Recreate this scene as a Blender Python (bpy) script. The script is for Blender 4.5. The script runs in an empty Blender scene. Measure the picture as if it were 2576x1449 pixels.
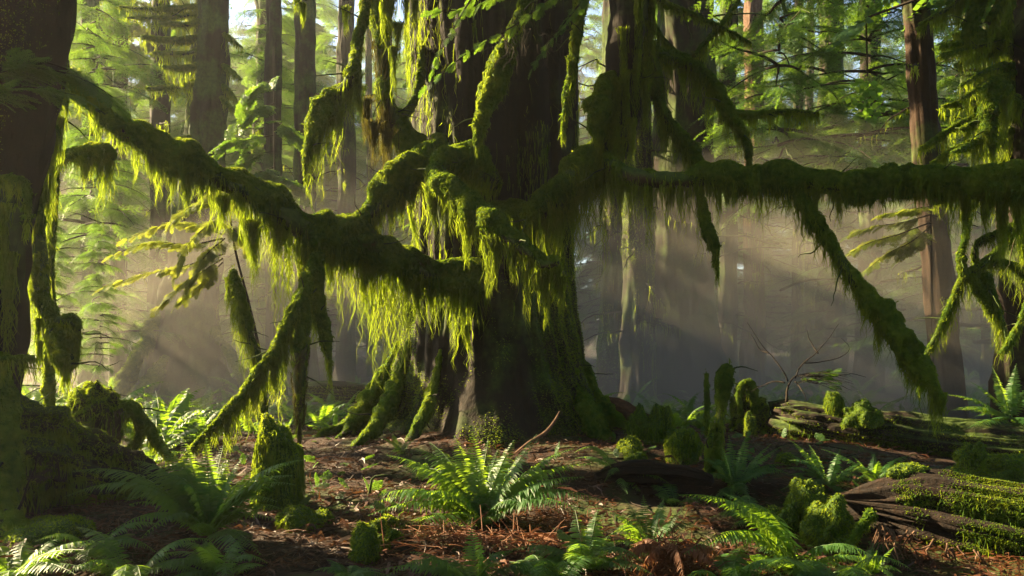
import bpy, math
import numpy as np
from mathutils import Vector

RNG = np.random.default_rng(7)
SC = bpy.context.scene
COL = SC.collection

# ------------------------------------------------------------------ camera
LENS = 28.0
S = 36.0 / LENS / 2576.0          # metres per photo unit (2576 wide) per metre of depth
CX, HY, CZ = 1288.0, 860.0, 1.5   # optical centre, horizon row, eye height

cam_d = bpy.data.cameras.new('camera')
cam = bpy.data.objects.new('camera', cam_d)
COL.objects.link(cam)
cam.location = (0, 0, CZ)
cam.rotation_euler = (math.radians(90), 0, 0)
cam_d.lens = LENS
cam_d.sensor_width = 36.0
cam_d.shift_y = (HY - 1449 / 2) / 2576.0
cam_d.clip_start = 0.05
cam_d.clip_end = 2000
SC.camera = cam


def at(x, y, Y):
    return np.array([(x - CX) * S * Y, Y, CZ + (HY - y) * S * Y])


# ------------------------------------------------------------------ noise
def _hash(ix, iy, iz):
    n = (ix.astype(np.int64) * 374761393 + iy.astype(np.int64) * 668265263 + iz.astype(np.int64) * 2147483647 + 1013) & 0xffffffff
    n = ((n ^ (n >> 13)) * 1274126177) & 0xffffffff
    n = ((n ^ (n >> 16)) * 2246822519) & 0xffffffff
    return ((n ^ (n >> 15)) & 0xffff) / 65535.0


def vnoise(p):
    p = np.asarray(p, float)
    i = np.floor(p).astype(np.int64)
    f = p - i
    f = f * f * (3 - 2 * f)
    r = 0
    for dx in (0, 1):
        wx = f[..., 0] if dx else 1 - f[..., 0]
        for dy in (0, 1):
            wy = f[..., 1] if dy else 1 - f[..., 1]
            for dz in (0, 1):
                wz = f[..., 2] if dz else 1 - f[..., 2]
                r = r + wx * wy * wz * _hash(i[..., 0] + dx, i[..., 1] + dy, i[..., 2] + dz)
    return r * 2 - 1


def fbm(p, octv=4, gain=.5):
    p = np.asarray(p, float)
    a, r = 1.0, 0
    for k in range(octv):
        r = r + a * vnoise(p * (2 ** k) + 17.3 * k)
        a *= gain
    return r


def nz(x):
    return x / np.maximum(np.linalg.norm(x, axis=-1, keepdims=True), 1e-9)


# ------------------------------------------------------------------ ground height
TX, TY = -0.25, 11.5               # centre of the great spruce


def gz(X, Y):
    X = np.asarray(X, float)
    Y = np.asarray(Y, float)
    z0 = np.zeros(np.broadcast(X, Y).shape)
    p = np.stack([X + z0, Y + z0, z0], -1)
    h = 0.16 * vnoise(p / 3.1) + 0.07 * vnoise(p / 0.9 + 5) + 0.025 * vnoise(p / 0.33 + 9)
    h = h + 0.42 * np.exp(-((X - TX) ** 2 + (Y - TY + 0.2) ** 2) / 2.7 ** 2)
    h = h - 0.25 * np.exp(-((X - 2.0) ** 2 / 0.8 ** 2 + (Y - 7.6) ** 2 / 0.28 ** 2))
    h = h + np.clip(Y - 24, 0, None) * 0.012 + np.clip(Y - 60, 0, None) * 0.06
    return h


def gnd(x, y, lift=0.0):
    """where the ray through a photo point meets the ground"""
    Ys = np.linspace(3.5, 60, 4000)
    X = (x - CX) * S * Ys
    Z = CZ + (HY - y) * S * Ys
    hit = np.nonzero(Z <= gz(X, Ys))[0]
    k = hit[0] if len(hit) else len(Ys) - 1
    return np.array([X[k], Ys[k], float(gz(X[k], Ys[k])) + lift])


# ------------------------------------------------------------------ mesh builder
class MB:
    def __init__(s):
        s.v, s.f, s.n = [], [], 0

    def add(s, V, F):
        V = np.asarray(V, np.float64).reshape(-1, 3)
        F = np.asarray(F, np.int64)
        if len(V) == 0 or len(F) == 0:
            return
        s.v.append(V)
        s.f.append(F + s.n)
        s.n += len(V)

    def data(s, name, mat, smooth=True):
        me = bpy.data.meshes.new(name)
        V = np.concatenate(s.v)
        me.vertices.add(len(V))
        me.vertices.foreach_set('co', V.astype(np.float32).ravel())
        li = np.concatenate([f.ravel() for f in s.f])
        tot = np.concatenate([np.full(len(f), f.shape[1]) for f in s.f])
        st = np.concatenate([[0], np.cumsum(tot)[:-1]])
        me.loops.add(len(li))
        me.loops.foreach_set('vertex_index', li.astype(np.int32))
        me.polygons.add(len(tot))
        me.polygons.foreach_set('loop_start', st.astype(np.int32))
        me.polygons.foreach_set('use_smooth', np.full(len(tot), smooth))
        me.update(calc_edges=True)
        if mat:
            me.materials.append(mat)
        return me

    def build(s, name, mat, parent=None, smooth=True):
        o = bpy.data.objects.new(name, s.data(name, mat, smooth))
        COL.objects.link(o)
        if parent is not None:
            o.parent = parent
            if parent.type == 'EMPTY' and parent.parent is None:
                o.location = -Vector(parent.location)
        return o


def tag(o, label=None, cat=None, group=None, kind=None):
    if label: o['label'] = label
    if cat: o['category'] = cat
    if group: o['group'] = group
    if kind: o['kind'] = kind
    return o


def thing(name, loc, label, cat, group=None):
    o = bpy.data.objects.new(name, None)
    COL.objects.link(o)
    o.empty_display_size = 0.2
    o.location = tuple(float(c) for c in loc)
    return tag(o, label, cat, group)


def dup(o, parent=None):
    c = o.copy()
    COL.objects.link(c)
    if parent is not None:
        c.parent = parent
    for ch in list(o.children):
        dup(ch, c)
    return c


# ------------------------------------------------------------------ geometry generators
def spline(P, n):
    """Catmull-Rom through the rows of P (any number of columns), n samples"""
    P = np.asarray(P, float)
    if len(P) == 2:
        t = np.linspace(0, 1, n)[:, None]
        return P[0] * (1 - t) + P[1] * t
    d = np.linalg.norm(np.diff(P[:, :3], axis=0), axis=1)
    k = np.concatenate([[0], np.cumsum(np.maximum(d, 1e-6))])
    Q = np.concatenate([[2 * P[0] - P[1]], P, [2 * P[-1] - P[-2]]])
    u = np.linspace(0, k[-1], n)
    i = np.clip(np.searchsorted(k, u, side='right') - 1, 0, len(P) - 2)
    t = ((u - k[i]) / (k[i + 1] - k[i]))[:, None]
    a, b, c, e = Q[i], Q[i + 1], Q[i + 2], Q[i + 3]
    return 0.5 * (2 * b + (c - a) * t + (2 * a - 5 * b + 4 * c - e) * t ** 2 + (3 * b - a - 3 * c + e) * t ** 3)


def frames(P):
    T = nz(np.gradient(P, axis=0))
    ref = np.array([0, 0, 1.0]) if abs(T[:, 2]).mean() < 0.8 else np.array([0, 1.0, 0])
    A = nz(np.cross(T, ref))
    B = np.cross(A, T)
    return T, A, B


def grid_faces(m, n, wrap=True):
    i = np.arange(m - 1)[:, None]
    j = np.arange(n if wrap else n - 1)[None, :]
    j2 = (j + 1) % n
    return np.stack([i * n + j, i * n + j2, (i + 1) * n + j2, (i + 1) * n + j], -1).reshape(-1, 4)


def tube(P, R, seg=12, amp=0.0, freq=3.0, ridges=0.0, up=0.0, seed=0.0, cap=True, squash=1.0, grain=.9):
    """P path (m,3), R radii (m,). amp: relative lumpiness, ridges: lengthwise grooves, up: extra bulge on the upper side"""
    m = len(P)
    T, A, B = frames(P)
    th = np.linspace(0, 2 * np.pi, seg, endpoint=False)
    dirs = A[:, None, :] * np.cos(th)[None, :, None] + B[:, None, :] * np.sin(th)[None, :, None]
    base = P[:, None, :] + dirs * R[:, None, None]
    r = np.ones((m, seg))
    if amp:
        if amp > .4:          # puffy pillows with creases between them
            r += amp * (1.5 * np.abs(vnoise(base * freq * 1.25 + seed)) + .5 * np.abs(vnoise(base * freq * 2.9 + seed + 7)) - .5)
        else:
            r += amp * fbm(base * freq + seed, 4, .6)
    if ridges:
        L = np.concatenate([[0], np.cumsum(np.linalg.norm(np.diff(P, axis=0), axis=1))])
        q = np.stack([np.cos(th)[None, :] * 3.2 + 0 * L[:, None], np.sin(th)[None, :] * 3.2 + 0 * L[:, None], L[:, None] * grain + 0 * th[None, :]], -1)
        r += ridges * (fbm(q + seed, 3) - 0.6 * np.abs(vnoise(q * 2.3 + seed + 4)))
        q = q * np.array([3.1, 3.1, 1.3])
        r += ridges * .35 * (fbm(q + seed, 2) - np.abs(vnoise(q * 1.7 + seed + 8)))
    if up:
        r += up * np.clip(dirs[..., 2], 0, 1)
    V = P[:, None, :] + dirs * (R[:, None] * r)[:, :, None]
    if squash != 1.0:
        V = P[:, None, :] + (V - P[:, None, :]) * np.array([1, 1, squash])
    V = V.reshape(-1, 3)
    F = [grid_faces(m, seg)]
    V = [V]
    if cap:
        e = np.array([P[0] - T[0] * R[0] * .3, P[-1] + T[-1] * R[-1] * .5])
        V.append(e)
        n = m * seg
        a = np.arange(seg)
        tri0 = np.stack([(a + 1) % seg, a, np.full(seg, n)], -1)
        tri1 = np.stack([(m - 1) * seg + a, (m - 1) * seg + (a + 1) % seg, np.full(seg, n + 1)], -1)
        return np.concatenate(V), F[0], np.concatenate([tri0, tri1])
    return V[0], F[0], None


def add_tube(mb, P, R, **k):
    V, Q, T = tube(P, R, **k)
    n0 = mb.n
    mb.add(V, Q)
    if T is not None:
        mb.f.append(T + n0)
    return V, Q


def sample_quads(V, Q, n, weight=None):
    a, b, c, d = V[Q[:, 0]], V[Q[:, 1]], V[Q[:, 2]], V[Q[:, 3]]
    nrm = np.cross(c - a, d - b)
    ar = np.linalg.norm(nrm, axis=1)
    nrm = nrm / np.maximum(ar, 1e-12)[:, None]
    w = ar.copy()
    if weight is not None:
        w = w * weight((a + c) / 2, nrm)
    if w.sum() <= 0:
        return np.zeros((0, 3)), np.zeros((0, 3))
    k = RNG.choice(len(Q), n, p=w / w.sum())
    u, v = RNG.random((2, n, 1))
    p = a[k] * (1 - u) * (1 - v) + b[k] * u * (1 - v) + c[k] * u * v + d[k] * (1 - u) * v
    return p, nrm[k]


def area_quads(V, Q):
    return 0.5 * np.linalg.norm(np.cross(V[Q[:, 2]] - V[Q[:, 0]], V[Q[:, 3]] - V[Q[:, 1]]), axis=1).sum()


def fuzz(mb, V, Q, dens, length, width, droop=0.3, weight=None, nmax=60000):
    """short moss blades standing on a surface"""
    n = int(min(nmax, dens * area_quads(V, Q)))
    if n < 3:
        return
    p, nr = sample_quads(V, Q, n, weight)
    n = len(p)
    if not n:
        return
    d = nz(nr + RNG.normal(0, .55, (n, 3)) + np.array([0, 0, -droop]))
    L = length * (0.4 + 0.9 * RNG.random((n, 1)))
    s = nz(np.cross(d, RNG.normal(0, 1, (n, 3)))) * width * 0.5
    p = p - nr * length * 0.15
    m = p + d * L * 0.55 + s * 0
    tip = p + d * L + np.array([0, 0, -1]) * L * droop * 0.6
    Vn = np.stack([p - s, p + s, m + s * .8, tip, m - s * .8], 1).reshape(-1, 3)
    i = np.arange(n)[:, None] * 5
    mb.add(Vn, i + np.array([[0, 1, 2, 3, 4]]))


def strands(mb, P0, L, C=None, conv=0.0, w=0.01, seg=5, wig=0.03, drift=None):
    """hanging moss threads: P0 roots (n,3), L lengths (n,), C centres they converge to"""
    n = len(P0)
    if n == 0:
        return
    t = np.linspace(0, 1, seg + 1)[None, :, None]
    pos = np.repeat(P0[:, None, :], seg + 1, 1).astype(float)
    if C is not None:
        off = (C - P0)
        off[:, 2] = 0
        pos += off[:, None, :] * (conv * t ** 0.9)
    pos[..., 2] -= (L[:, None] * t[..., 0])
    ph = RNG.random((n, 1, 3)) * 6.28
    fr = 2 + 5 * RNG.random((n, 1, 3))
    wv = np.sin(ph + fr * t * L[:, None, None] * 3) * wig * t * np.array([1, 1, .3])
    pos += wv
    if drift is not None:
        pos += drift[:, None, :] * t ** 1.5
    a = RNG.random((n, 1)) * 6.28
    a = a + RNG.normal(0, 1.0, (n, 1)) * t[..., 0]
    side = np.stack([np.cos(a), np.sin(a), 0 * a], -1)
    W = w * (0.6 + 0.8 * RNG.random((n, 1))) * (0.12 + (1 - t[..., 0]) ** 0.7 * (0.7 + 0.5 * RNG.random((n, seg + 1)))) * 0.5
    Vv = np.stack([pos - side * W[..., None], pos + side * W[..., None]], 2)   # n, seg+1, 2, 3
    idx = (np.arange(n)[:, None, None] * (seg + 1) * 2 + np.arange(seg)[None, :, None] * 2 + np.array([0, 1, 3, 2])[None, None, :])
    mb.add(Vv.reshape(-1, 3), idx.reshape(-1, 4))


def pennant(mb, c, r, L, n=40, w=0.012, spread=None, lean=None):
    """one tapering drape of moss: n threads round c that gather to a point L below"""
    spread = spread or (r, r * .7)
    off = RNG.normal(0, 1, (n, 2)) * np.array(spread) * 0.55
    P0 = c + np.concatenate([off, RNG.random((n, 1)) * r * .4], 1)
    far = np.linalg.norm(off / np.array(spread), axis=1)
    l = L * np.clip(1.0 - 0.5 * far ** 1.1 - 0.5 * RNG.random(n) ** 1.5, .1, 1)
    drift = None
    if lean is not None:
        drift = np.repeat(np.asarray(lean, float)[None, :], n, 0) * (l / L)[:, None]
    strands(mb, P0, l, np.repeat(c[None, :], n, 0), .75, w, seg=6, wig=.02 + .03 * L, drift=drift)


def px(Y, p):
    return p * S * Y


# ------------------------------------------------------------------ materials
def new_mat(name):
    m = bpy.data.materials.new(name)
    m.use_nodes = True
    nt = m.node_tree
    nt.nodes.clear()
    out = nt.nodes.new('ShaderNodeOutputMaterial')
    return m, nt, out


def nd(nt, t, **kw):
    n = nt.nodes.new(t)
    for k, v in kw.items():
        if k in n.inputs:
            n.inputs[k].default_value = v
        else:
            setattr(n, k, v)
    return n


def ramp(nt, fac, cols):
    r = nt.nodes.new('ShaderNodeValToRGB')
    cr = r.color_ramp
    while len(cr.elements) < len(cols):
        cr.elements.new(0.5)
    for e, (p, c) in zip(cr.elements, cols):
        e.position = p
        e.color = (*c, 1)
    nt.links.new(fac, r.inputs[0])
    return r.outputs[0]


def noise(nt, scale, detail=3.0, rough=.55, stretch=None, coord='Object'):
    tc = nt.nodes.new('ShaderNodeTexCoord')
    v = tc.outputs[coord]
    if stretch:
        mp = nt.nodes.new('ShaderNodeMapping')
        mp.inputs['Scale'].default_value = stretch
        nt.links.new(v, mp.inputs[0])
        v = mp.outputs[0]
    n = nd(nt, 'ShaderNodeTexNoise', Scale=scale, Detail=detail, Roughness=rough)
    nt.links.new(v, n.inputs['Vector'])
    return n.outputs['Fac']


def leaf_mat(name, cols, tcols, scale=2.0, trans=.45, rough=.5, spec=.3, fine=40.0):
    """thin leaf or moss: reflects on one side, lets light through to the other"""
    m, nt, out = new_mat(name)
    a = noise(nt, scale, 2)
    b = noise(nt, fine, 1)
    mx = nd(nt, 'ShaderNodeMath', operation='MULTIPLY_ADD')
    nt.links.new(b, mx.inputs[0])
    mx.inputs[1].default_value = .55
    ad = nd(nt, 'ShaderNodeMath', operation='MULTIPLY_ADD')
    nt.links.new(a, ad.inputs[0])
    ad.inputs[1].default_value = .9
    ad.inputs[2].default_value = -.22
    nt.links.new(ad.outputs[0], mx.inputs[2])
    c = ramp(nt, mx.outputs[0], cols)
    t = ramp(nt, mx.outputs[0], tcols)
    p = nd(nt, 'ShaderNodeBsdfPrincipled', Roughness=rough)
    p.inputs['Specular IOR Level'].default_value = spec
    nt.links.new(c, p.inputs['Base Color'])
    tr = nt.nodes.new('ShaderNodeBsdfTranslucent')
    nt.links.new(t, tr.inputs['Color'])
    mix = nd(nt, 'ShaderNodeMixShader')
    mix.inputs[0].default_value = trans
    nt.links.new(p.outputs[0], mix.inputs[1])
    nt.links.new(tr.outputs[0], mix.inputs[2])
    nt.links.new(mix.outputs[0], out.inputs[0])
    return m


def bark_mat(name, cols, moss=None, moss_amt=.5, up=0.0, stretch=(6, 6, .8), bump=.6, rough=.9, mscale=1.1):
    """furrowed bark; moss grows in patches and, with up > 0, on faces that look upward"""
    m, nt, out = new_mat(name)
    n1 = noise(nt, 3.0, 6, .65, stretch)
    n2 = noise(nt, 14.0, 4, .6)
    mul = nd(nt, 'ShaderNodeMath', operation='MULTIPLY_ADD')
    nt.links.new(n2, mul.inputs[0])
    mul.inputs[1].default_value = .45
    mu2 = nd(nt, 'ShaderNodeMath', operation='MULTIPLY')
    nt.links.new(n1, mu2.inputs[0])
    mu2.inputs[1].default_value = .6
    nt.links.new(mu2.outputs[0], mul.inputs[2])
    c = ramp(nt, mul.outputs[0], cols)
    if moss:
        n3 = noise(nt, mscale, 5, .65)
        g = nt.nodes.new('ShaderNodeNewGeometry')
        sp = nt.nodes.new('ShaderNodeSeparateXYZ')
        nt.links.new(g.outputs['Normal'], sp.inputs[0])
        ma = nd(nt, 'ShaderNodeMath', operation='MULTIPLY_ADD')
        nt.links.new(sp.outputs['Z'], ma.inputs[0])
        ma.inputs[1].default_value = up
        nt.links.new(n3, ma.inputs[2])
        rr = nd(nt, 'ShaderNodeMapRange')
        rr.inputs['From Min'].default_value = 1 - moss_amt - .08
        rr.inputs['From Max'].default_value = 1 - moss_amt + .08
        nt.links.new(ma.outputs[0], rr.inputs['Value'])
        mc = ramp(nt, n2, [(.3, moss[0]), (.7, moss[1])])
        mx = nd(nt, 'ShaderNodeMix', data_type='RGBA')
        nt.links.new(rr.outputs[0], mx.inputs['Factor'])
        nt.links.new(c, mx.inputs['A'])
        nt.links.new(mc, mx.inputs['B'])
        c = mx.outputs['Result']
    p = nd(nt, 'ShaderNodeBsdfPrincipled', Roughness=rough)
    p.inputs['Specular IOR Level'].default_value = .25
    nt.links.new(c, p.inputs['Base Color'])
    b = nd(nt, 'ShaderNodeBump', Strength=bump, Distance=.04)
    nt.links.new(mul.outputs[0], b.inputs['Height'])
    nt.links.new(b.outputs[0], p.inputs['Normal'])
    nt.links.new(p.outputs[0], out.inputs[0])
    return m


M = {}
MOSSC = ((.020, .036, .007), (.058, .088, .012))
M['moss'] = leaf_mat('moss', [(.16, (.060, .050, .010)), (.34, (.028, .066, .006)), (.58, (.066, .118, .012)), (.85, (.14, .18, .020))],
                     [(.16, (.16, .13, .012)), (.34, (.14, .24, .012)), (.58, (.30, .38, .018)), (.85, (.48, .54, .035))], 1.6, .42, .8, .12, 14.0)
M['moss_drape'] = leaf_mat('moss_drape', [(.2, (.030, .044, .007)), (.5, (.065, .088, .010)), (.85, (.12, .13, .02))],
                           [(.2, (.17, .23, .012)), (.5, (.32, .43, .018)), (.85, (.50, .56, .035))], 2.2, .5, .8, .1, 25)
M['moss_brown'] = leaf_mat('moss_brown', [(.2, (.030, .026, .010)), (.8, (.060, .055, .016))],
                           [(.2, (.09, .075, .012)), (.8, (.17, .16, .02))], 2.2, .4, .85, .1, 25)
M['moss_body'] = bark_mat('moss_body', [(.3, (.018, .034, .005)), (.7, (.060, .100, .012))], None, bump=1.0, stretch=(3, 3, 3), rough=.95)
M['fern'] = leaf_mat('fern', [(.2, (.018, .070, .020)), (.8, (.050, .115, .028))],
                     [(.2, (.18, .36, .014)), (.8, (.40, .58, .03))], 1.5, .46, .5, .35, 18)
M['fern_dead'] = leaf_mat('fern_dead', [(.2, (.09, .03, .012)), (.8, (.26, .11, .045))],
                          [(.2, (.22, .07, .02)), (.8, (.42, .18, .05))], 3, .35, .6, .3, 30)
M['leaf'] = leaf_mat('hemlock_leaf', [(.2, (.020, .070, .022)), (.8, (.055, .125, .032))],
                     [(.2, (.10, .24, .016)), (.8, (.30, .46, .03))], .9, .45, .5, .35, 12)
M['leaf_sunlit'] = leaf_mat('sunlit_leaf', [(.2, (.05, .095, .012)), (.8, (.10, .15, .02))],
                          [(.2, (.26, .34, .02)), (.8, (.50, .50, .045))], .9, .5, .5, .3, 12)  # paler yellow leaf for the sunlit saplings, sunlight painted into the colour
M['bark'] = bark_mat('spruce_bark', [(.3, (.005, .0035, .0025)), (.55, (.012, .007, .0035)), (.85, (.026, .0135, .0065))], MOSSC, .41, .12, mscale=.9)
M['bark_far'] = bark_mat('forest_bark', [(.25, (.014, .010, .008)), (.5, (.017, .011, .006)), (.8, (.030, .019, .010))], MOSSC, .46, .1)
M['bark_red'] = bark_mat('rust_bark', [(.25, (.025, .012, .007)), (.5, (.085, .045, .026)), (.8, (.18, .11, .07))], None)
M['bark_rust'] = bark_mat('brown_bark', [(.25, (.016, .010, .007)), (.5, (.027, .014, .007)), (.8, (.052, .028, .015))], MOSSC, .40, .1)
M['limb'] = bark_mat('mossy_limb', [(.25, (.014, .010, .005)), (.7, (.045, .030, .014))], MOSSC, .60, .3, stretch=(4, 4, 4))
M['log'] = bark_mat('rotten_log', [(.32, (.003, .002, .002)), (.55, (.018, .011, .007)), (.85, (.060, .036, .022))], MOSSC, .36, .26, stretch=(.5, 9, 9), bump=.9)
M['log_dark'] = bark_mat('dark_log', [(.32, (.003, .002, .002)), (.55, (.012, .006, .003)), (.85, (.045, .020, .009))], None, stretch=(.5, 9, 9), bump=.9)
M['log_brown'] = bark_mat('brown_log', [(.25, (.020, .009, .005)), (.5, (.075, .035, .018)), (.8, (.20, .10, .055))], None, stretch=(.8, 6, 6), bump=.9)
M['twig'] = bark_mat('twig', [(.25, (.010, .0065, .004)), (.8, (.034, .022, .013))], None, stretch=(4, 4, 4), bump=.2)
M['litter'] = leaf_mat('litter', [(.2, (.014, .005, .002)), (.5, (.055, .017, .006)), (.85, (.15, .052, .018))],
                       [(.15, (.05, .02, .01)), (.85, (.20, .09, .03))], 3.0, .18, .55, .35, 60)
M['ground'] = bark_mat('forest_floor', [(.25, (.010, .006, .004)), (.5, (.024, .010, .005)), (.8, (.055, .022, .009))], MOSSC, .44, 0, stretch=(3, 3, 3), bump=1.0, mscale=.8)


# ------------------------------------------------------------------ sun, sky, haze
SUN_AZ_X, SUN_EL = -math.tan(math.radians(66)), math.radians(28)
h = np.array([SUN_AZ_X, 1.0])
h /= np.linalg.norm(h)
TOSUN = np.array([h[0] * math.cos(SUN_EL), h[1] * math.cos(SUN_EL), math.sin(SUN_EL)])
sun_d = bpy.data.lights.new('sun', 'SUN')
sun_d.energy = 5.0
sun_d.angle = math.radians(0.5)
sun_d.color = (1.0, .79, .45)
sun = bpy.data.objects.new('sun', sun_d)
COL.objects.link(sun)
sun.rotation_euler = Vector(-TOSUN).to_track_quat('-Z', 'Y').to_euler()
sun.location = tuple(TOSUN * 60)

W = bpy.data.worlds.new('World')
SC.world = W
W.use_nodes = True
nt = W.node_tree
nt.nodes.clear()
wo = nt.nodes.new('ShaderNodeOutputWorld')
bg = nt.nodes.new('ShaderNodeBackground')
sky = nt.nodes.new('ShaderNodeTexSky')
sky.sky_type = 'NISHITA'
sky.sun_disc = False
sky.sun_elevation = SUN_EL
sky.sun_rotation = math.atan2(h[0], h[1])
bg.inputs['Strength'].default_value = 0.05
nt.links.new(sky.outputs[0], bg.inputs[0])
nt.links.new(bg.outputs[0], wo.inputs[0])

HAZE_DENS = 0.0006


def haze_box():
    mb = MB()
    x0, x1, y0, y1, z0, z1 = -95, 95, -8, 125, -2.5, 30
    V = [(x, y, z) for x in (x0, x1) for y in (y0, y1) for z in (z0, z1)]
    F = [(0, 1, 3, 2), (4, 6, 7, 5), (0, 4, 5, 1), (2, 3, 7, 6), (0, 2, 6, 4), (1, 5, 7, 3)]
    mb.add(V, F)
    m, nt, out = new_mat('haze')
    pv = nt.nodes.new('ShaderNodeVolumePrincipled')
    pv.inputs['Color'].default_value = (.93, .93, .90, 1)
    pv.inputs['Density'].default_value = HAZE_DENS
    pv.inputs['Anisotropy'].default_value = .55
    nt.links.new(pv.outputs[0], out.inputs['Volume'])
    o = mb.build('haze', m, None, False)
    tag(o, 'thin pale forest mist hanging between the trees', 'haze', None, 'stuff')


haze_box()


def mist_bank(c, r, dens, label, seed, g=.35):
    """a low rounded body of denser mist lying between the far trunks"""
    mb = MB()
    nl, nh = 48, 26
    th = np.linspace(0, 2 * np.pi, nl, endpoint=False)
    ph = np.linspace(-np.pi / 2 + .02, np.pi / 2 - .02, nh)
    PH, TH = np.meshgrid(ph, th, indexing='ij')
    D = np.stack([np.cos(PH) * np.cos(TH), np.cos(PH) * np.sin(TH), np.sin(PH)], -1)
    k = 1 + .22 * fbm(D * 1.6 + seed, 3)
    V = (np.array(c) + D * np.array(r) * k[..., None]).reshape(-1, 3)
    n = len(V)
    mb.add(np.concatenate([V, [V[:nl].mean(0)], [V[-nl:].mean(0)]]), grid_faces(nh, nl))
    a = np.arange(nl)
    mb.f.append(np.stack([(a + 1) % nl, a, np.full(nl, n)], -1))
    mb.f.append(np.stack([(nh - 1) * nl + a, (nh - 1) * nl + (a + 1) % nl, np.full(nl, n + 1)], -1))
    m, nt, out = new_mat('mist')
    pv = nt.nodes.new('ShaderNodeVolumePrincipled')
    pv.inputs['Color'].default_value = (.97, .89, .73, 1)
    pv.inputs['Density'].default_value = dens
    pv.inputs['Anisotropy'].default_value = g
    nt.links.new(pv.outputs[0], out.inputs['Volume'])
    tag(mb.build('mist', m, None, False), label, 'mist', 'layers of one mist bank', 'stuff')


def soft_mist(c, r, dens, label, seed, n=4, g=.35):
    for k in range(n):
        f = 1.0 - .72 * k / (n - 1)
        cc = np.array(c, float)
        cc[2] -= r[2] * .12 * k
        mist_bank(cc, np.array(r) * f, dens / n * (1 + .25 * k), label, seed + 3.7 * k, g)


mist_bank((4.0, 29, 1), (36, 13.5, 8), .0055, 'wide bank of mist lying over the fern field', 1)
mist_bank((0, 46, 3), (52, 22, 15), .004, 'pale veil of mist among the farthest trees', 3)
soft_mist((5.8, 15.2, .5), (7.8, 3.0, 5.0), .2, 'sunlit mist glowing between the far trunks and the fallen log', 5, 9, -.05)
soft_mist((-4.2, 16.6, .5), (5.4, 3.6, 4.4), .085, 'sunlit mist glowing under the long limb', 9, 9)

# ------------------------------------------------------------------ ground
def build_ground():
    mb = MB()
    xs = np.concatenate([np.linspace(-90, -9, 60), np.linspace(-8.9, 8.9, 260), np.linspace(9, 90, 60)])
    ys = np.concatenate([np.linspace(-6, 3.4, 20), np.linspace(3.5, 14, 260), np.linspace(14.2, 30, 90), np.linspace(31, 120, 60)])
    X, Y = np.meshgrid(xs, ys)
    Z = gz(X, Y)
    mb.add(np.stack([X, Y, Z], -1), grid_faces(len(ys), len(xs), False)[:, ::-1])
    tag(mb.build('ground', M['ground']), 'forest floor of dark earth and rust brown needles', 'ground', None, 'structure')


build_ground()


def build_litter():
    n = 60000
    Y = 4.3 + 12 * RNG.random(n) ** 1.6
    X = (RNG.random(n) * 2 - 1) * (Y * .68 + .4)
    z = gz(X, Y)
    keep = fbm(np.stack([X, Y, 0 * X], -1) * .8, 2) > -0.55
    X, Y, z = X[keep], Y[keep], z[keep]
    n = len(X)
    L = (.03 + .22 * RNG.random(n) ** 2.4)[:, None]
    Wd = (.003 + .011 * RNG.random(n) ** 2)[:, None]
    a = RNG.random(n) * 6.28
    d = np.stack([np.cos(a), np.sin(a), RNG.normal(0, .22, n)], -1)
    s = nz(np.cross(d, RNG.normal(0, .5, (n, 3)) + np.array([0, 0, 1.0])))
    c = np.stack([X, Y, z + .008 + .03 * RNG.random(n) ** 2], -1)
    bend = RNG.normal(0, .25, (n, 1)) * L * s + np.array([0, 0, 1]) * L * (.12 * RNG.random((n, 1)))
    p = [c - d * L * .5, c - d * L * .17 + bend * .8, c + d * L * .17 + bend * .8, c + d * L * .5]
    w = [.35, 1, .9, .2]
    V = np.stack([q + sg * s * Wd * k for q, k in zip(p, w) for sg in (-1, 1)], 1)
    i = np.arange(n)[:, None] * 8
    F = np.concatenate([i + np.array([[2 * k, 2 * k + 1, 2 * k + 3, 2 * k + 2]]) for k in range(3)])
    mb = MB()
    mb.add(V.reshape(-1, 3), F)
    tag(mb.build('leaf_litter', M['litter'], None, False), 'rust brown needles and bark strips strewn over the floor', 'leaf litter', None, 'stuff')


build_litter()


def build_twigs():
    mb = MB()
    for _ in range(420):
        Y = 4.4 + 11 * RNG.random() ** 1.5
        X = (RNG.random() * 2 - 1) * (Y * .68 + .3)
        L = RNG.uniform(.15, .7) * (1 + (RNG.random() < .12))
        a = RNG.random() * 6.28
        t = np.linspace(-.5, .5, 7)
        Q = np.stack([X + math.cos(a) * L * t, Y + math.sin(a) * L * t, 0 * t], -1)
        Q[:, :2] += np.stack([fbm(Q * 5 + a, 2), fbm(Q * 5 + 9, 2)], -1) * .05
        Q[:, 2] = gz(Q[:, 0], Q[:, 1]) + .015 + RNG.random() * .05 * t
        add_tube(mb, Q, np.linspace(1, .4, 7) * RNG.uniform(.003, .011), seg=5)
    tag(mb.build('fallen_twig_litter', M['twig']), 'broken twigs lying about on the needle litter', 'twig litter', None, 'stuff')


build_twigs()

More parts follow.
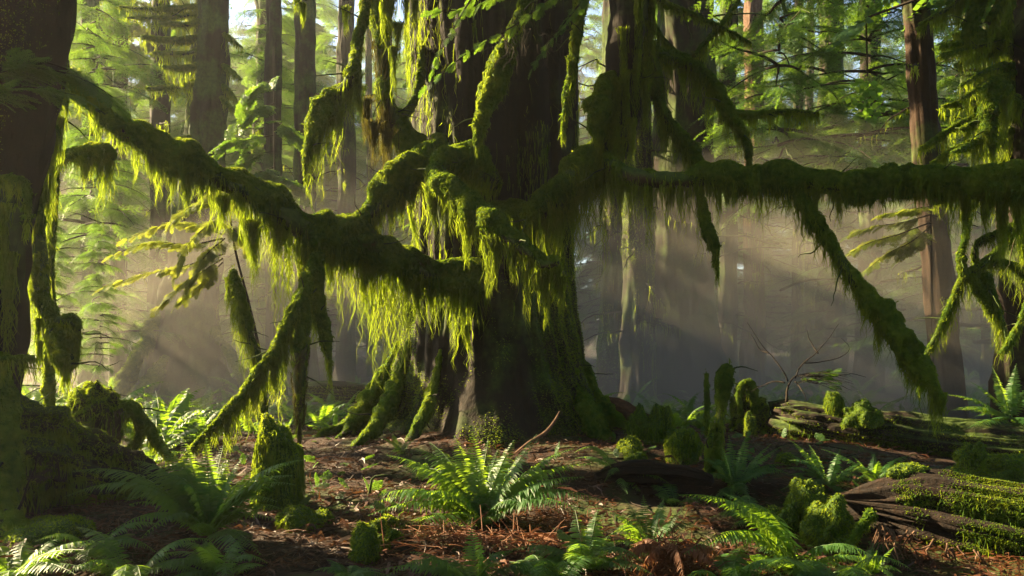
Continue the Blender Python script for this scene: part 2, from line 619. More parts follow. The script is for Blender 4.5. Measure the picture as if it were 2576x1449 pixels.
# ------------------------------------------------------------------ mossy limb
def mossy_limb(parent, pts, hang=None, seg=14, cushion=1.0, pend=(), fuzzl=.035, hang_w=.010, dens=1.0, brown=False, name='limb', step=.055, bark=None, n_str=24, down=None):
    """a branch (bark core) with a moss cushion and drapes of hanging moss.
    pts rows: x, y, depth, radius in photo units; hang: [(position along 0..1, drape length in photo units)]; pend: extra drapes (x, y0, y1, depth, halfwidth)"""
    A = np.array([[*at(x, y, Y), px(Y, r)] for x, y, Y, r in pts])
    n = max(8, int(np.linalg.norm(np.diff(A[:, :3], axis=0), axis=1).sum() / .05))
    Q = spline(A, n)
    P, R = Q[:, :3], np.maximum(Q[:, 3], .004)
    sd = float(RNG.random() * 50)
    P = P + fbm(P * 1.6 + sd, 2)[:, None] * R[:, None] * .25
    w = MB()
    add_tube(w, P, R * (.62 if cushion else 1.0), seg=max(8, seg - 4), amp=.10, freq=4, seed=sd)
    for _ in range(int(len(P) / 9)):
        k = int(RNG.integers(2, max(3, n - 1)))
        if R[k] < .035:
            continue
        d = nz(np.array([RNG.normal(0, 1), RNG.normal(0, .8), RNG.normal(-.1, .5)]))
        B = arc(P[k], d, R[k] + RNG.uniform(.12, .5), RNG.uniform(-.1, .25), 9)
        B = B + np.stack([fbm(B * 5, 2), fbm(B * 5 + 5, 2), fbm(B * 5 + 9, 2)], -1) * .05 * np.linspace(0, 1, 9)[:, None]
        add_tube(w, B, np.linspace(.012, .003, 9), seg=5, cap=False)
    o = w.build(name, bark or M['limb'], parent)
    body = P + np.array([0, 0, 1]) * (R * .15)[:, None]
    if cushion:
        m = MB()
        patch = np.clip(.98 + .55 * fbm(P * 1.5 + sd + 20, 2), .5, 1.2)
        V, F = add_tube(m, body, R * .86 * patch, seg=seg + 4, amp=.55, freq=2.1 / max(R.mean(), .05) * .30, seed=sd + 3, up=.10)
        fuzz(m, V, F, 5200 * dens, fuzzl * cushion * 1.5, .016, .5)
        ar = area_quads(V, F)
        nc = int(min(900, 85 * dens * ar))
        p, nr = sample_quads(V, F, nc, lambda c, nn: np.clip(1.15 - np.abs(nn[:, 2]), 0, 1) * np.clip(.6 + 1.4 * vnoise(c * 3.0 + sd), .05, 2))
        rm = min(R.mean(), .35)
        ns = 16
        cl = np.repeat(RNG.random((len(p), 1)) ** 1.6, ns, 1).ravel()
        C = np.repeat(p + nr * .03, ns, 0)
        P0 = C + RNG.normal(0, .022, C.shape) * np.array([1, 1, .8])
        strands(m, P0, (rm * (.3 + 1.5 * cl) + .02) * RNG.uniform(.4, 1.1, len(P0)), C - np.array([0, 0, .1]), .6, .012, seg=4, wig=.012, drift=np.repeat(nr * .03, ns, 0))
        mo = m.build('moss_cushion', M['moss'], o)
    L = np.concatenate([[0], np.cumsum(np.linalg.norm(np.diff(P, axis=0), axis=1))])
    hm = MB()
    if hang:
        hx, hy = zip(*hang)
        c = np.arange(0, L[-1], step)
        c = c + RNG.normal(0, step * .4, len(c))
        for s in c:
            s = np.clip(s, 0, L[-1])
            k = int(np.searchsorted(L, s).clip(0, n - 1))
            depth = P[k][1]
            l = 1.2 * np.interp(s / L[-1], hx, hy) * S * depth
            l = l * (.30 + .65 * RNG.random() + .7 * RNG.random() ** 5) * (.45 + 1.1 * float(np.clip(.5 + .9 * vnoise(P[k] * 2.2 + sd), 0, 1)))
            if l < .03:
                continue
            r = R[k]
            ns = int(n_str * dens * (0.7 + .6 * RNG.random()))
            # threads leave the sides and underside
            T = nz(P[min(k + 1, n - 1)] - P[max(k - 1, 0)])
            sd_ = nz(np.cross(T, [0, 0, 1.0]))
            cx = RNG.normal(0, .55, (ns, 1)) * step * 1.6
            ang = RNG.normal(0, .75, ns)
            P0 = P[k] + T * cx + (sd_ * np.sin(ang)[:, None] + np.array([0, 0, -1.0]) * (np.cos(ang) * .8)[:, None]) * r * .85
            C = np.repeat((P[k] + sd_ * RNG.normal(0, .4) * r)[None], ns, 0)
            ll = l * np.clip(1.05 - .55 * np.abs(cx[:, 0]) / step - .5 * RNG.random(ns), .12, 1.1)
            strands(hm, P0, ll + r * .3, C, RNG.uniform(.2, .75), hang_w, seg=7, wig=.022 + .034 * l)
    for q in pend:
        x, y0, y1, Y, hw = q[:5]
        pennant(hm, at(x, y0, Y), px(Y, hw), px(Y, y1 - y0), n=int(34 + 4.6 * hw * dens), w=hang_w * 1.1,
                lean=None if len(q) < 6 else (px(Y, q[5]), 0, 0))
    if hm.n:
        hm.build('hanging_moss', M['moss_brown'] if brown else M['moss_drape'], o, False)
    return o


# ------------------------------------------------------------------ sprays of foliage
def spray_template(n_side=9, n_leaf=6, leaf=.13, wid=.055, ang=48, droop=.18, twigs=True, jitter=.12):
    """one flat lacy spray of unit length along +x: side shoots each set with small leaves"""
    V, F = [], []
    k = 0

    def put(p, d, l, w, up):
        nonlocal k
        s = np.cross(up, d)
        s = s / max(np.linalg.norm(s), 1e-6)
        q = np.array([p, p + d * l * .5 + s * w, p + d * l, p + d * l * .5 - s * w])
        V.append(q)
        F.append([k, k + 1, k + 2, k + 3])
        k += 4

    for i in range(n_side):
        t = (i + .6) / n_side
        for sg in (-1, 1):
            L = .55 * (1 - t) ** .65 * (.4 + min(1, t * 3) * .6) * RNG.uniform(.75, 1.15)
            a = math.radians(ang + RNG.normal(0, 6)) * sg
            d = np.array([math.cos(a), math.sin(a), 0.0])
            p0 = np.array([t, 0, -droop * t * t])
            nl = max(2, int(n_leaf * (.4 + L)))
            for j in range(nl):
                u = (j + .5) / nl
                q = p0 + d * L * u + np.array([0, 0, -droop * .9 * (L * u) ** 1.3])
                up = nz(np.array([0, 0, 1.0]) + RNG.normal(0, .35, 3))
                for s2 in (-1, 1):
                    b = a + s2 * math.radians(66)
                    dd = nz(np.array([math.cos(b), math.sin(b), -.12 + RNG.normal(0, jitter)]))
                    put(q, dd, leaf * RNG.uniform(.7, 1.2) * (1 - .35 * u), wid * RNG.uniform(.7, 1.1), up)
            if twigs:
                put(p0, d, L, .008, np.array([0, 0, 1.0]))
    put(np.zeros(3), np.array([1, 0, -droop * .8]), 1.0, .012, np.array([0, 0, 1.0]))
    return np.concatenate(V), np.array(F)


SPRAYS = [spray_template() for _ in range(4)]
SPRAYS_FINE = [spray_template(13, 11, .060, .019) for _ in range(4)]
SPRAYS_OPEN = [spray_template(7, 8, .055, .017, ang=52, droop=.34) for _ in range(4)]
SPRAYS_COARSE = [spray_template(6, 4, .20, .085) for _ in range(4)]


def put_sprays(mb, pos, d, scale, bank, up_jit=.35):
    n = len(pos)
    if n == 0:
        return
    d = nz(d)
    up = nz(np.array([0, 0, 1.0]) + RNG.normal(0, up_jit, (n, 3)))
    y = nz(np.cross(up, d))
    z = np.cross(d, y)
    which = RNG.integers(0, len(bank), n)
    for b, (V, F) in enumerate(bank):
        k = np.nonzero(which == b)[0]
        if not len(k):
            continue
        Bm = np.stack([d[k], y[k], z[k]], 1) * np.asarray(scale)[k][:, None, None]
        P = np.einsum('vi,kij->kvj', V, Bm) + pos[k][:, None, :]
        mb.add(P.reshape(-1, 3), (F[None] + (np.arange(len(k)) * len(V))[:, None, None]).reshape(-1, 4))


def bough(mw, ml, P, r0, bank, n=16, size=.5, start=.2, seg=5):
    """a branch with sprays along both sides"""
    m = len(P)
    if mw is not None:
        add_tube(mw, P, r0 * np.linspace(1, .15, m) + .002, seg=seg, cap=False)
    T, A, B = frames(P)
    t = start + (1 - start) * RNG.random(n)
    k = (t * (m - 1)).astype(int).clip(0, m - 1)
    sg = np.where(RNG.random(n) < .5, -1, 1)[:, None]
    side = nz(np.cross(T[k], [0, 0, 1.0]))
    d = T[k] * (.55 + .5 * t[:, None]) + side * sg * RNG.uniform(.3, 1.0, (n, 1)) + np.array([0, 0, -.18]) + RNG.normal(0, .15, (n, 3))
    put_sprays(ml, P[k], d, size * (1.1 - .5 * t) * RNG.uniform(.7, 1.25, n), bank)
    put_sprays(ml, P[-1:], T[-1:] + np.array([0, 0, -.15]), np.array([size * .8]), bank)


def arc(p, d, L, droop, n=12, lift=0.0):
    t = np.linspace(0, 1, n)[:, None]
    return p + d * L * t + np.array([0, 0, 1]) * (lift * L * t - droop * L * t ** 2)


# ------------------------------------------------------------------ forest trees (templates, then copies)
def conifer(name, label, H, r, n_bough, blen, z0, bank, nspr=12, size=.55, leafm='leaf', lean=0.0, dead=10, group=None, barkm='bark_far', topr=.12):
    root = thing(name, (0, 0, 0), label, 'tree', group)
    tr = MB()
    z = np.linspace(-.6, H, 40)
    sd = RNG.random() * 40
    P = np.stack([lean * (z / H) ** 1.5 * H + .12 * vnoise(np.stack([z * .2 + sd, z * 0, z * 0], -1)), .1 * vnoise(np.stack([z * .2 + sd, z * 0 + 5, z * 0], -1)), z], -1)
    R = r * (1 - (1 - topr) * np.clip(z / H, 0, 1) ** 1.1) + r * .7 * np.exp(-np.clip(z + .4, 0, None) / (r * 1.6))
    add_tube(tr, P, R, seg=18, ridges=.12, seed=sd)
    for _ in range(dead):
        hz = RNG.uniform(z0 * .3, H * .8)
        k = int(np.searchsorted(z, hz).clip(0, 39))
        a = RNG.random() * 6.28
        d = np.array([math.cos(a), math.sin(a), RNG.uniform(-.2, .25)])
        Q = arc(P[k], d, RNG.uniform(.5, 2.2), RNG.uniform(.05, .3), 8)
        Q = Q + fbm(Q * 2, 2)[:, None] * .12
        add_tube(tr, Q, np.linspace(.03, .006, 8), seg=4, cap=False)
    tr.build('trunk', M[barkm], root)
    mw, ml = MB(), MB()
    for _ in range(n_bough):
        u = RNG.random() ** .9
        hz = z0 + (H - z0 - .3) * u
        k = int(np.searchsorted(z, hz).clip(0, 39))
        a = RNG.random() * 6.28
        d = np.array([math.cos(a), math.sin(a), 0])
        L = blen * (1 - .75 * u) * RNG.uniform(.6, 1.2)
        Q = arc(P[k], d, L, RNG.uniform(.15, .45), 12, RNG.uniform(0, .25))
        Q = Q + np.stack([fbm(Q * .8 + 3, 2), fbm(Q * .8 + 9, 2), 0 * Q[:, 0]], -1) * .15 * L * np.linspace(0, 1, 12)[:, None]
        bough(mw, ml, Q, .012 + .010 * L, bank, int(nspr * (.5 + L / blen)), size * RNG.uniform(.8, 1.2), .18)
    cr = ml.build('crown', M[leafm], root, False)
    mw.build('branch', M['twig'], cr)
    return root


def place(o, loc, rz, sc, label=None, group=None):
    o.location = tuple(loc)
    o.rotation_euler = (0, 0, rz)
    o.scale = (sc, sc, sc)
    if label: o['label'] = label
    if group: o['group'] = group
    return o

# =================================================================== the great spruce
def great_tree():
    zb = float(gz(TX, TY)) - .55
    root = thing('ancient_spruce', (TX, TY, zb + .55), 'huge ancient spruce with flared base, its limbs draped in hanging moss', 'tree')
    # trunk
    nzv, nth = 210, 260
    z = np.concatenate([np.linspace(zb, 2.2, 140), np.linspace(2.25, 13, 70)])
    th = np.linspace(0, 2 * np.pi, nth, endpoint=False)
    Z, TH = np.meshgrid(z, th, indexing='ij')
    hgt = np.clip(Z - (zb + .4), 0, None)
    rr = np.interp(Z, [-.6, .2, .6, 1.1, 1.9, 2.6, 3.6, 5.2, 6.5, 13], [2.3, 1.85, 1.55, 1.33, 1.16, 1.15, 1.16, 1.2, 1.24, 1.0])
    ct, st = np.cos(TH), np.sin(TH)
    lob = vnoise(np.stack([ct * 1.7 + 3, st * 1.7, 0 * Z + 1.3], -1)) * .9 + vnoise(np.stack([ct * 3.6, st * 3.6, 0 * Z + 7], -1)) * .55
    rr = rr + lob * .55 * np.exp(-hgt / .85) + lob * .06 * np.exp(-hgt / 3.0)
    twist = TH + .06 * Z
    q = np.stack([np.cos(twist) * 5.2, np.sin(twist) * 5.2, Z * .55], -1)
    f1 = fbm(q, 3)
    rid = np.abs(vnoise(np.stack([np.cos(twist) * 11, np.sin(twist) * 11, Z * .5 + 4], -1)))
    q2 = np.stack([np.cos(twist) * 24, np.sin(twist) * 24, Z * 2.2], -1)
    rr = rr + .05 * f1 - .06 * (1 - rid) ** 3 + .022 * fbm(q2, 3)
    V = np.stack([TX + rr * ct, TY + rr * st, Z], -1).reshape(-1, 3)
    Q = grid_faces(len(z), nth)
    mb = MB()
    mb.add(V, Q)
    trunk = mb.build('trunk', M['bark'], root)
    # moss grown on the root ridges and in films on the lower bark
    def w1(c, n):
        f = fbm(c * np.array([1.3, 1.3, .6]), 3)
        low = np.exp(-np.clip(c[:, 2], 0, None) / 1.0)
        return np.clip(f - .22 + .40 * low + .35 * n[:, 2], 0, 1) * (c[:, 1] < TY + .8) * (c[:, 2] < 3.6)
    fz = MB()
    fuzz(fz, V, Q, 1500, .030, .011, .4, w1, 60000)
    def w2(c, n):
        return np.clip(vnoise(c * np.array([2.2, 2.2, .5]) + 3) - .38, 0, 1) * (c[:, 1] < TY + .3) * (c[:, 2] > 2.0) * (c[:, 2] < 8)
    p, nr = sample_quads(V, Q, 2000, w2)
    strands(fz, p + nr * .015, .06 + .32 * RNG.random(len(p)) ** 2, None, 0, .012, seg=4, wig=.02)
    fz.build('moss_cushion', M['moss'], trunk, False)
    hm = MB()
    p, nr = sample_quads(V, Q, 4200, lambda c, n: np.clip(-n[:, 0] - .15, 0, 1) * np.clip(.5 + 1.6 * vnoise(c * np.array([2.5, 2.5, .7]) + 11), 0, 2) * (c[:, 2] > 2.2) * (c[:, 2] < 9))
    strands(hm, p + nr * .02, .08 + .6 * RNG.random(len(p)) ** 2.5, None, 0, .009, seg=6, wig=.05)
    hm.build('hanging_moss', M['moss_drape'], trunk, False)
    # surface roots running out from the base
    for pts in ([(1030, 860, 11.1, 6), (1014, 920, 11.05, 13), (998, 975, 10.8, 19), (978, 1030, 10.4, 24), (948, 1075, 10.1, 25), (912, 1110, 9.8, 20), (890, 1140, 9.7, 14), (872, 1156, 9.65, 6)],
                [(1000, 860, 11.75, 6), (985, 910, 11.6, 13), (965, 955, 11.45, 20), (932, 1010, 11.1, 25), (900, 1055, 10.8, 24), (872, 1088, 10.5, 18), (846, 1112, 10.4, 8)],
                [(905, 1050, 10.9, 12), (862, 1080, 10.9, 10), (835, 1085, 10.8, 11), (808, 1092, 10.7, 11), (796, 1106, 10.7, 5)],
                [(1108, 880, 10.45, 4), (1096, 950, 10.3, 9), (1084, 1000, 10.1, 15), (1064, 1050, 9.85, 20), (1040, 1100, 9.62, 22), (1022, 1132, 9.5, 20), (1010, 1156, 9.45, 9)],
                [(1436, 900, 10.9, 6), (1446, 950, 10.8, 14), (1464, 1020, 10.45, 23), (1500, 1090, 10.0, 26), (1530, 1120, 9.8, 20), (1560, 1150, 9.6, 12), (1590, 1178, 9.4, 5)],
                [(1458, 880, 11.5, 6), (1470, 930, 11.3, 15), (1500, 1000, 10.95, 25), (1540, 1060, 10.5, 28), (1580, 1095, 10.4, 20), (1620, 1120, 10.2, 8)]):
        mossy_limb(root, pts, None, 14, .8, name='root', bark=M['bark'], fuzzl=.03)

    limbs = []
    # long limb sagging up and away to the left
    limbs.append(mossy_limb(root, [(1250, 700, 10.6, 44), (1170, 712, 10.25, 44), (1090, 702, 10.1, 46), (1000, 672, 9.95, 44), (940, 640, 9.85, 40), (870, 612, 9.75, 46), (780, 590, 9.6, 48), (700, 545, 9.5, 50), (650, 508, 9.45, 48), (560, 464, 9.35, 43), (500, 432, 9.25, 42), (430, 398, 9.2, 38), (330, 335, 9.1, 34), (250, 272, 9.0, 28), (190, 215, 8.9, 20), (130, 170, 8.8, 13)],
        [(0, 60), (.1, 150), (.2, 170), (.3, 190), (.4, 210), (.5, 200), (.6, 170), (.7, 150), (.8, 140), (.9, 130), (1, 50)], seg=18,
        pend=[(640, 575, 785, 9.45, 18), (628, 560, 700, 9.4, 26), (918, 650, 850, 9.8, 16), (905, 620, 780, 9.75, 22), (760, 620, 770, 9.6, 34), (790, 625, 790, 9.6, 30), (830, 640, 780, 9.7, 28),
              (1050, 700, 840, 9.95, 26), (1085, 700, 825, 10.0, 24), (1025, 690, 800, 9.9, 20), (700, 570, 690, 9.5, 34), (560, 500, 600, 9.3, 26), (470, 440, 560, 9.2, 22), (380, 380, 480, 9.15, 24),
              (1165, 730, 860, 9.95, 12), (1170, 820, 940, 9.9, 8, 22), (940, 640, 760, 9.8, 22), (870, 640, 720, 9.75, 24)]))
    # limb arching from high on the trunk down to meet it
    limbs.append(mossy_limb(root, [(1102, 345, 10.3, 12), (1098, 372, 10.25, 22), (1065, 408, 10.15, 34), (1010, 455, 10.0, 42), (955, 505, 9.9, 40), (915, 555, 9.85, 30), (880, 590, 9.8, 26)],
        [(0, 20), (.3, 90), (.5, 140), (.8, 80), (1, 60)], seg=18,
        pend=[(985, 490, 632, 9.95, 20), (960, 500, 590, 9.9, 22), (1035, 450, 560, 10.1, 16), (1010, 480, 600, 10.0, 18), (1030, 520, 690, 10.2, 6, 45)]))
    # hooked limb coming forward out of the trunk
    limbs.append(mossy_limb(root, [(1230, 470, 10.4, 40), (1195, 430, 10.0, 46), (1140, 405, 9.7, 40), (1100, 432, 9.4, 36), (1118, 465, 9.2, 34), (1165, 505, 9.0, 36), (1205, 545, 8.85, 36), (1255, 585, 8.7, 36), (1310, 618, 8.6, 34), (1345, 650, 8.5, 24), (1368, 668, 8.45, 24), (1400, 660, 8.4, 20)],
        [(0, 30), (.3, 45), (.5, 65), (.7, 75), (.9, 65), (1, 60)], seg=18,
        pend=[(1090, 470, 648, 9.2, 16), (1082, 470, 570, 9.2, 22), (1132, 500, 590, 9.1, 22), (1175, 560, 700, 8.9, 24), (1230, 590, 800, 8.75, 22), (1245, 600, 750, 8.7, 28), (1290, 620, 740, 8.6, 24),
              (1325, 640, 870, 8.55, 9), (1375, 690, 858, 8.45, 12), (1360, 680, 800, 8.45, 16), (1412, 700, 810, 8.4, 16), (1340, 650, 760, 8.5, 22), (1395, 680, 790, 8.4, 18)]))
    # thick limb sweeping up to a second upright stem
    limbs.append(mossy_limb(root, [(1225, 548, 10.4, 24), (1290, 560, 10.1, 34), (1350, 548, 9.9, 44), (1410, 495, 9.75, 62), (1460, 440, 9.65, 68), (1505, 385, 9.6, 52), (1525, 320, 9.6, 40), (1540, 250, 9.6, 22)],
        [(0, 40), (.25, 120), (.6, 170), (1, 200)], seg=22, fuzzl=.04, dens=1.2,
        pend=[(1400, 500, 660, 9.6, 30), (1440, 470, 620, 9.55, 30), (1375, 540, 640, 9.7, 28), (1470, 430, 590, 9.5, 32), (1560, 350, 540, 9.5, 18), (1545, 320, 490, 9.45, 22), (1600, 130, 330, 9.42, 16), (1570, 75, 290, 9.4, 18),
              (1620, 60, 320, 9.5, 18), (1625, 200, 380, 9.5, 14), (1575, 180, 420, 9.38, 12), (1605, -20, 220, 9.38, 16), (1550, 200, 440, 9.38, 16), (1640, 0, 260, 9.5, 12), (1590, 300, 460, 9.38, 12)]))
    # the second upright stem, dark bark with ragged moss
    limbs.append(mossy_limb(root, [(1500, 440, 9.75, 24), (1535, 380, 9.7, 44), (1562, 290, 9.68, 46), (1574, 180, 9.66, 47), (1584, 80, 9.65, 50), (1592, -20, 9.65, 52), (1598, -110, 9.65, 50)],
        [(0, 120), (.3, 200), (.6, 260), (1, 240)], seg=26, cushion=0, bark=M['bark'], step=.075))
    limbs.append(mossy_limb(root, [(1560, 190, 9.6, 18), (1530, 215, 9.5, 26), (1512, 260, 9.45, 30), (1508, 310, 9.45, 26), (1512, 345, 9.45, 12)], [(0, 60), (.5, 130), (1, 120)], 16, step=.04))
    # level limb reaching far to the right
    limbs.append(mossy_limb(root, [(1520, 400, 9.5, 26), (1575, 440, 9.35, 34), (1640, 446, 9.2, 34), (1720, 450, 9.05, 32), (1800, 452, 8.9, 32), (1900, 455, 8.75, 34), (2000, 458, 8.6, 32), (2140, 468, 8.4, 34), (2230, 462, 8.3, 32), (2330, 462, 8.2, 34), (2450, 462, 8.1, 34), (2576, 450, 8.0, 36), (2720, 430, 7.9, 34)],
        [(0, 90), (.1, 80), (.3, 90), (.5, 90), (.7, 100), (.9, 150), (1, 150)], seg=18, step=.045,
        pend=[(1560, 470, 530, 9.35, 18), (1760, 480, 610, 9.0, 12), (2110, 480, 600, 8.45, 14), (2050, 480, 560, 8.5, 16), (2430, 490, 640, 8.1, 20), (2520, 480, 720, 8.05, 24), (2560, 480, 690, 8.0, 26), (2480, 490, 620, 8.1, 22), (1690, 470, 560, 9.1, 10)]))
    limbs.append(mossy_limb(root, [(1762, 480, 8.95, 6), (1778, 560, 8.95, 13), (1795, 610, 8.95, 14), (1800, 650, 8.95, 8), (1806, 690, 8.95, 3)], [(0, 20), (.5, 50), (1, 30)], 10, .8))
    # branch dropping from it across the mist
    limbs.append(mossy_limb(root, [(2000, 470, 8.60, 18), (2030, 520, 8.55, 20), (2085, 600, 8.50, 21), (2130, 668, 8.45, 23), (2180, 740, 8.40, 25), (2230, 810, 8.35, 27), (2275, 872, 8.30, 26), (2318, 930, 8.25, 21), (2352, 975, 8.20, 13), (2374, 1010, 8.20, 5)],
        [(0, 80), (.3, 90), (.6, 130), (.9, 90), (1, 70)], seg=16, step=.05,
        pend=[(2372, 990, 1052, 8.20, 10), (2208, 800, 950, 8.35, 12), (2290, 910, 1000, 8.25, 18), (2040, 530, 640, 8.55, 14), (2265, 880, 970, 8.30, 16)]))
    # limb curving down at the upper left, and the bare upright stem beside it
    limbs.append(mossy_limb(root, [(948, -120, 10.6, 38), (958, 40, 10.6, 32), (964, 150, 10.6, 30), (970, 260, 10.6, 32), (1000, 345, 10.6, 40), (1060, 400, 10.7, 44), (1120, 430, 10.8, 30)],
        [(0, 160), (.4, 220), (.7, 200), (1, 80)], seg=18, cushion=.6, brown=True,
        pend=[(940, 310, 450, 10.4, 26), (975, 330, 430, 10.4, 20), (920, 250, 400, 10.45, 22)]))
    limbs.append(mossy_limb(root, [(1060, 120, 10.7, 9), (1055, 200, 10.65, 10), (1040, 262, 10.6, 9), (1018, 288, 10.6, 10), (990, 280, 10.6, 10)], [(0, 30), (1, 20)], 10, .8))
    limbs.append(mossy_limb(root, [(928, -60, 10.2, 15), (918, 40, 10.15, 15), (903, 110, 10.1, 16), (896, 170, 9.95, 26), (880, 212, 9.95, 24), (838, 248, 10.0, 30), (802, 296, 10.0, 25), (784, 345, 10.0, 18), (773, 400, 10.0, 11), (768, 440, 10.0, 5)],
        [(0, 60), (.4, 110), (.6, 140), (.8, 120), (1, 50)], seg=16, fuzzl=.04,
        pend=[(897, 190, 300, 9.9, 20), (905, 220, 330, 9.95, 16), (800, 320, 440, 10.0, 16), (850, 290, 360, 10.0, 20), (870, 20, 110, 10.1, 14)]))
    for x, y0, y1, wd in ((985, -30, 130, 26), (1020, -30, 110, 24), (965, -30, 160, 14), (990, 120, 280, 12), (1045, -30, 130, 14), (745, -30, 60, 16), (762, 10, 90, 10), (1000, 60, 200, 16)):
        hm = MB()
        pennant(hm, at(x, y0, 10.35), px(10.35, wd), px(10.35, y1 - y0), n=90, w=.013)
        hm.build('hanging_moss', M['moss_drape'], root, False)
    # limbs hanging in front of the bole
    limbs.append(mossy_limb(root, [(1345, -60, 9.2, 16), (1322, 10, 9.15, 18), (1290, 80, 9.1, 22), (1265, 145, 9.1, 26), (1240, 210, 9.1, 26), (1220, 260, 9.1, 22), (1207, 320, 9.1, 16), (1198, 365, 9.1, 7)],
        [(0, 60), (.5, 100), (1, 50)], seg=14, pend=[(1200, 320, 400, 9.1, 10), (1262, 170, 250, 9.1, 14), (1215, 280, 385, 9.1, 12)]))
    limbs.append(mossy_limb(root, [(1472, -60, 9.2, 13), (1462, 20, 9.2, 15), (1450, 90, 9.2, 16), (1438, 170, 9.2, 16), (1428, 230, 9.2, 14), (1420, 290, 9.2, 10), (1416, 340, 9.2, 4)],
        [(0, 40), (.5, 60), (1, 40)], seg=12, pend=[(1417, 310, 385, 9.2, 6)]))
    # limbs spreading at the upper right
    limbs.append(mossy_limb(root, [(1600, 110, 9.7, 26), (1660, 138, 9.75, 24), (1720, 158, 9.8, 22), (1770, 190, 9.8, 20), (1805, 235, 9.8, 16), (1832, 285, 9.8, 15), (1862, 325, 9.8, 12), (1880, 370, 9.8, 8), (1885, 425, 9.8, 5)],
        [(0, 50), (.4, 80), (.8, 60), (1, 20)], seg=12))
    limbs.append(mossy_limb(root, [(1835, 285, 9.8, 9), (1900, 288, 9.85, 9), (1985, 280, 9.9, 7), (2060, 285, 9.95, 4)], [(0, 60), (.5, 80), (1, 30)], 10, .8))
    limbs.append(mossy_limb(root, [(1640, 150, 9.7, 12), (1652, 220, 9.7, 16), (1670, 285, 9.65, 18), (1702, 330, 9.65, 19), (1735, 375, 9.6, 18), (1758, 418, 9.6, 14), (1764, 440, 9.6, 8)], [(0, 50), (.6, 110), (1, 60)], 14))
    for pts in ([(1600, -20, 9.8, 8), (1680, 10, 9.9, 8), (1760, 45, 10.0, 7), (1830, 75, 10.1, 5), (1890, 110, 10.2, 3)],
                [(1640, 60, 9.8, 8), (1690, 120, 9.9, 6), (1740, 145, 10.0, 4)],
                [(1740, 145, 10.0, 4), (1790, 90, 10.1, 5), (1830, 40, 10.2, 4), (1860, 0, 10.3, 3)]):
        mossy_limb(root, pts, [(0, 50), (.6, 40), (1, 10)], 8, .6)
    # leafy sprays hanging before the bole
    for k, (pts, sz, n) in enumerate(([[(1560, -90, 8.9), (1420, -30, 8.8), (1300, 60, 8.75), (1180, 130, 8.7), (1075, 215, 8.7)], .20, 70],
                                      [[(1250, -90, 8.9), (1190, -10, 8.85), (1130, 90, 8.8), (1095, 160, 8.8), (1080, 230, 8.8)], .17, 40],
                                      [[(1520, -60, 9.0), (1450, 20, 8.95), (1380, 110, 8.9), (1340, 170, 8.9)], .18, 40],
                                      [[(1330, -80, 9.0), (1260, -20, 9.0), (1180, 20, 9.0), (1090, 30, 9.0)], .19, 44])):
        P = spline(np.array([at(*q) for q in pts]), 14)
        ml, mw = MB(), MB()
        bough(mw, ml, P, .013, SPRAYS_FINE, n, sz, .1)
        o = ml.build('leafy_branch', M['leaf'], root, False)
        mw.build('twig', M['twig'], o)
    mw, ml = MB(), MB()
    for _ in range(64):  # crown above the frame, added to keep sky light off the scene
        a = RNG.random() * 6.28
        d = np.array([math.cos(a), math.sin(a), 0])
        z0 = RNG.uniform(10.3, 13)
        Q = arc(np.array([TX, TY, z0]) + d * .8, d, RNG.uniform(3.5, 8.0), RNG.uniform(.1, .28), 14, RNG.uniform(.05, .35))
        bough(mw, ml, Q, .07, SPRAYS_COARSE, 26, 1.15, .15)
    cr = ml.build('crown', M['leaf'], root, False)
    mw.build('branch', M['twig'], cr)
    # bare twigs tangled before the bole
    mw = MB()
    for _ in range(46):
        p = at(RNG.uniform(1260, 1450), RNG.uniform(40, 130), 8.9)
        d = np.array([RNG.normal(0, .8), RNG.normal(0, .4), -1.0])
        Q = arc(p, nz(d), RNG.uniform(.15, .5), RNG.uniform(-.1, .2), 9)
        Q = Q + np.stack([fbm(Q * 6, 2), fbm(Q * 6 + 9, 2), fbm(Q * 6 + 19, 2)], -1) * .07
        add_tube(mw, Q, np.linspace(.005, .002, 9), seg=4, cap=False)
    mw.build('bare_twig', M['twig'], root)
    return root


great_tree()


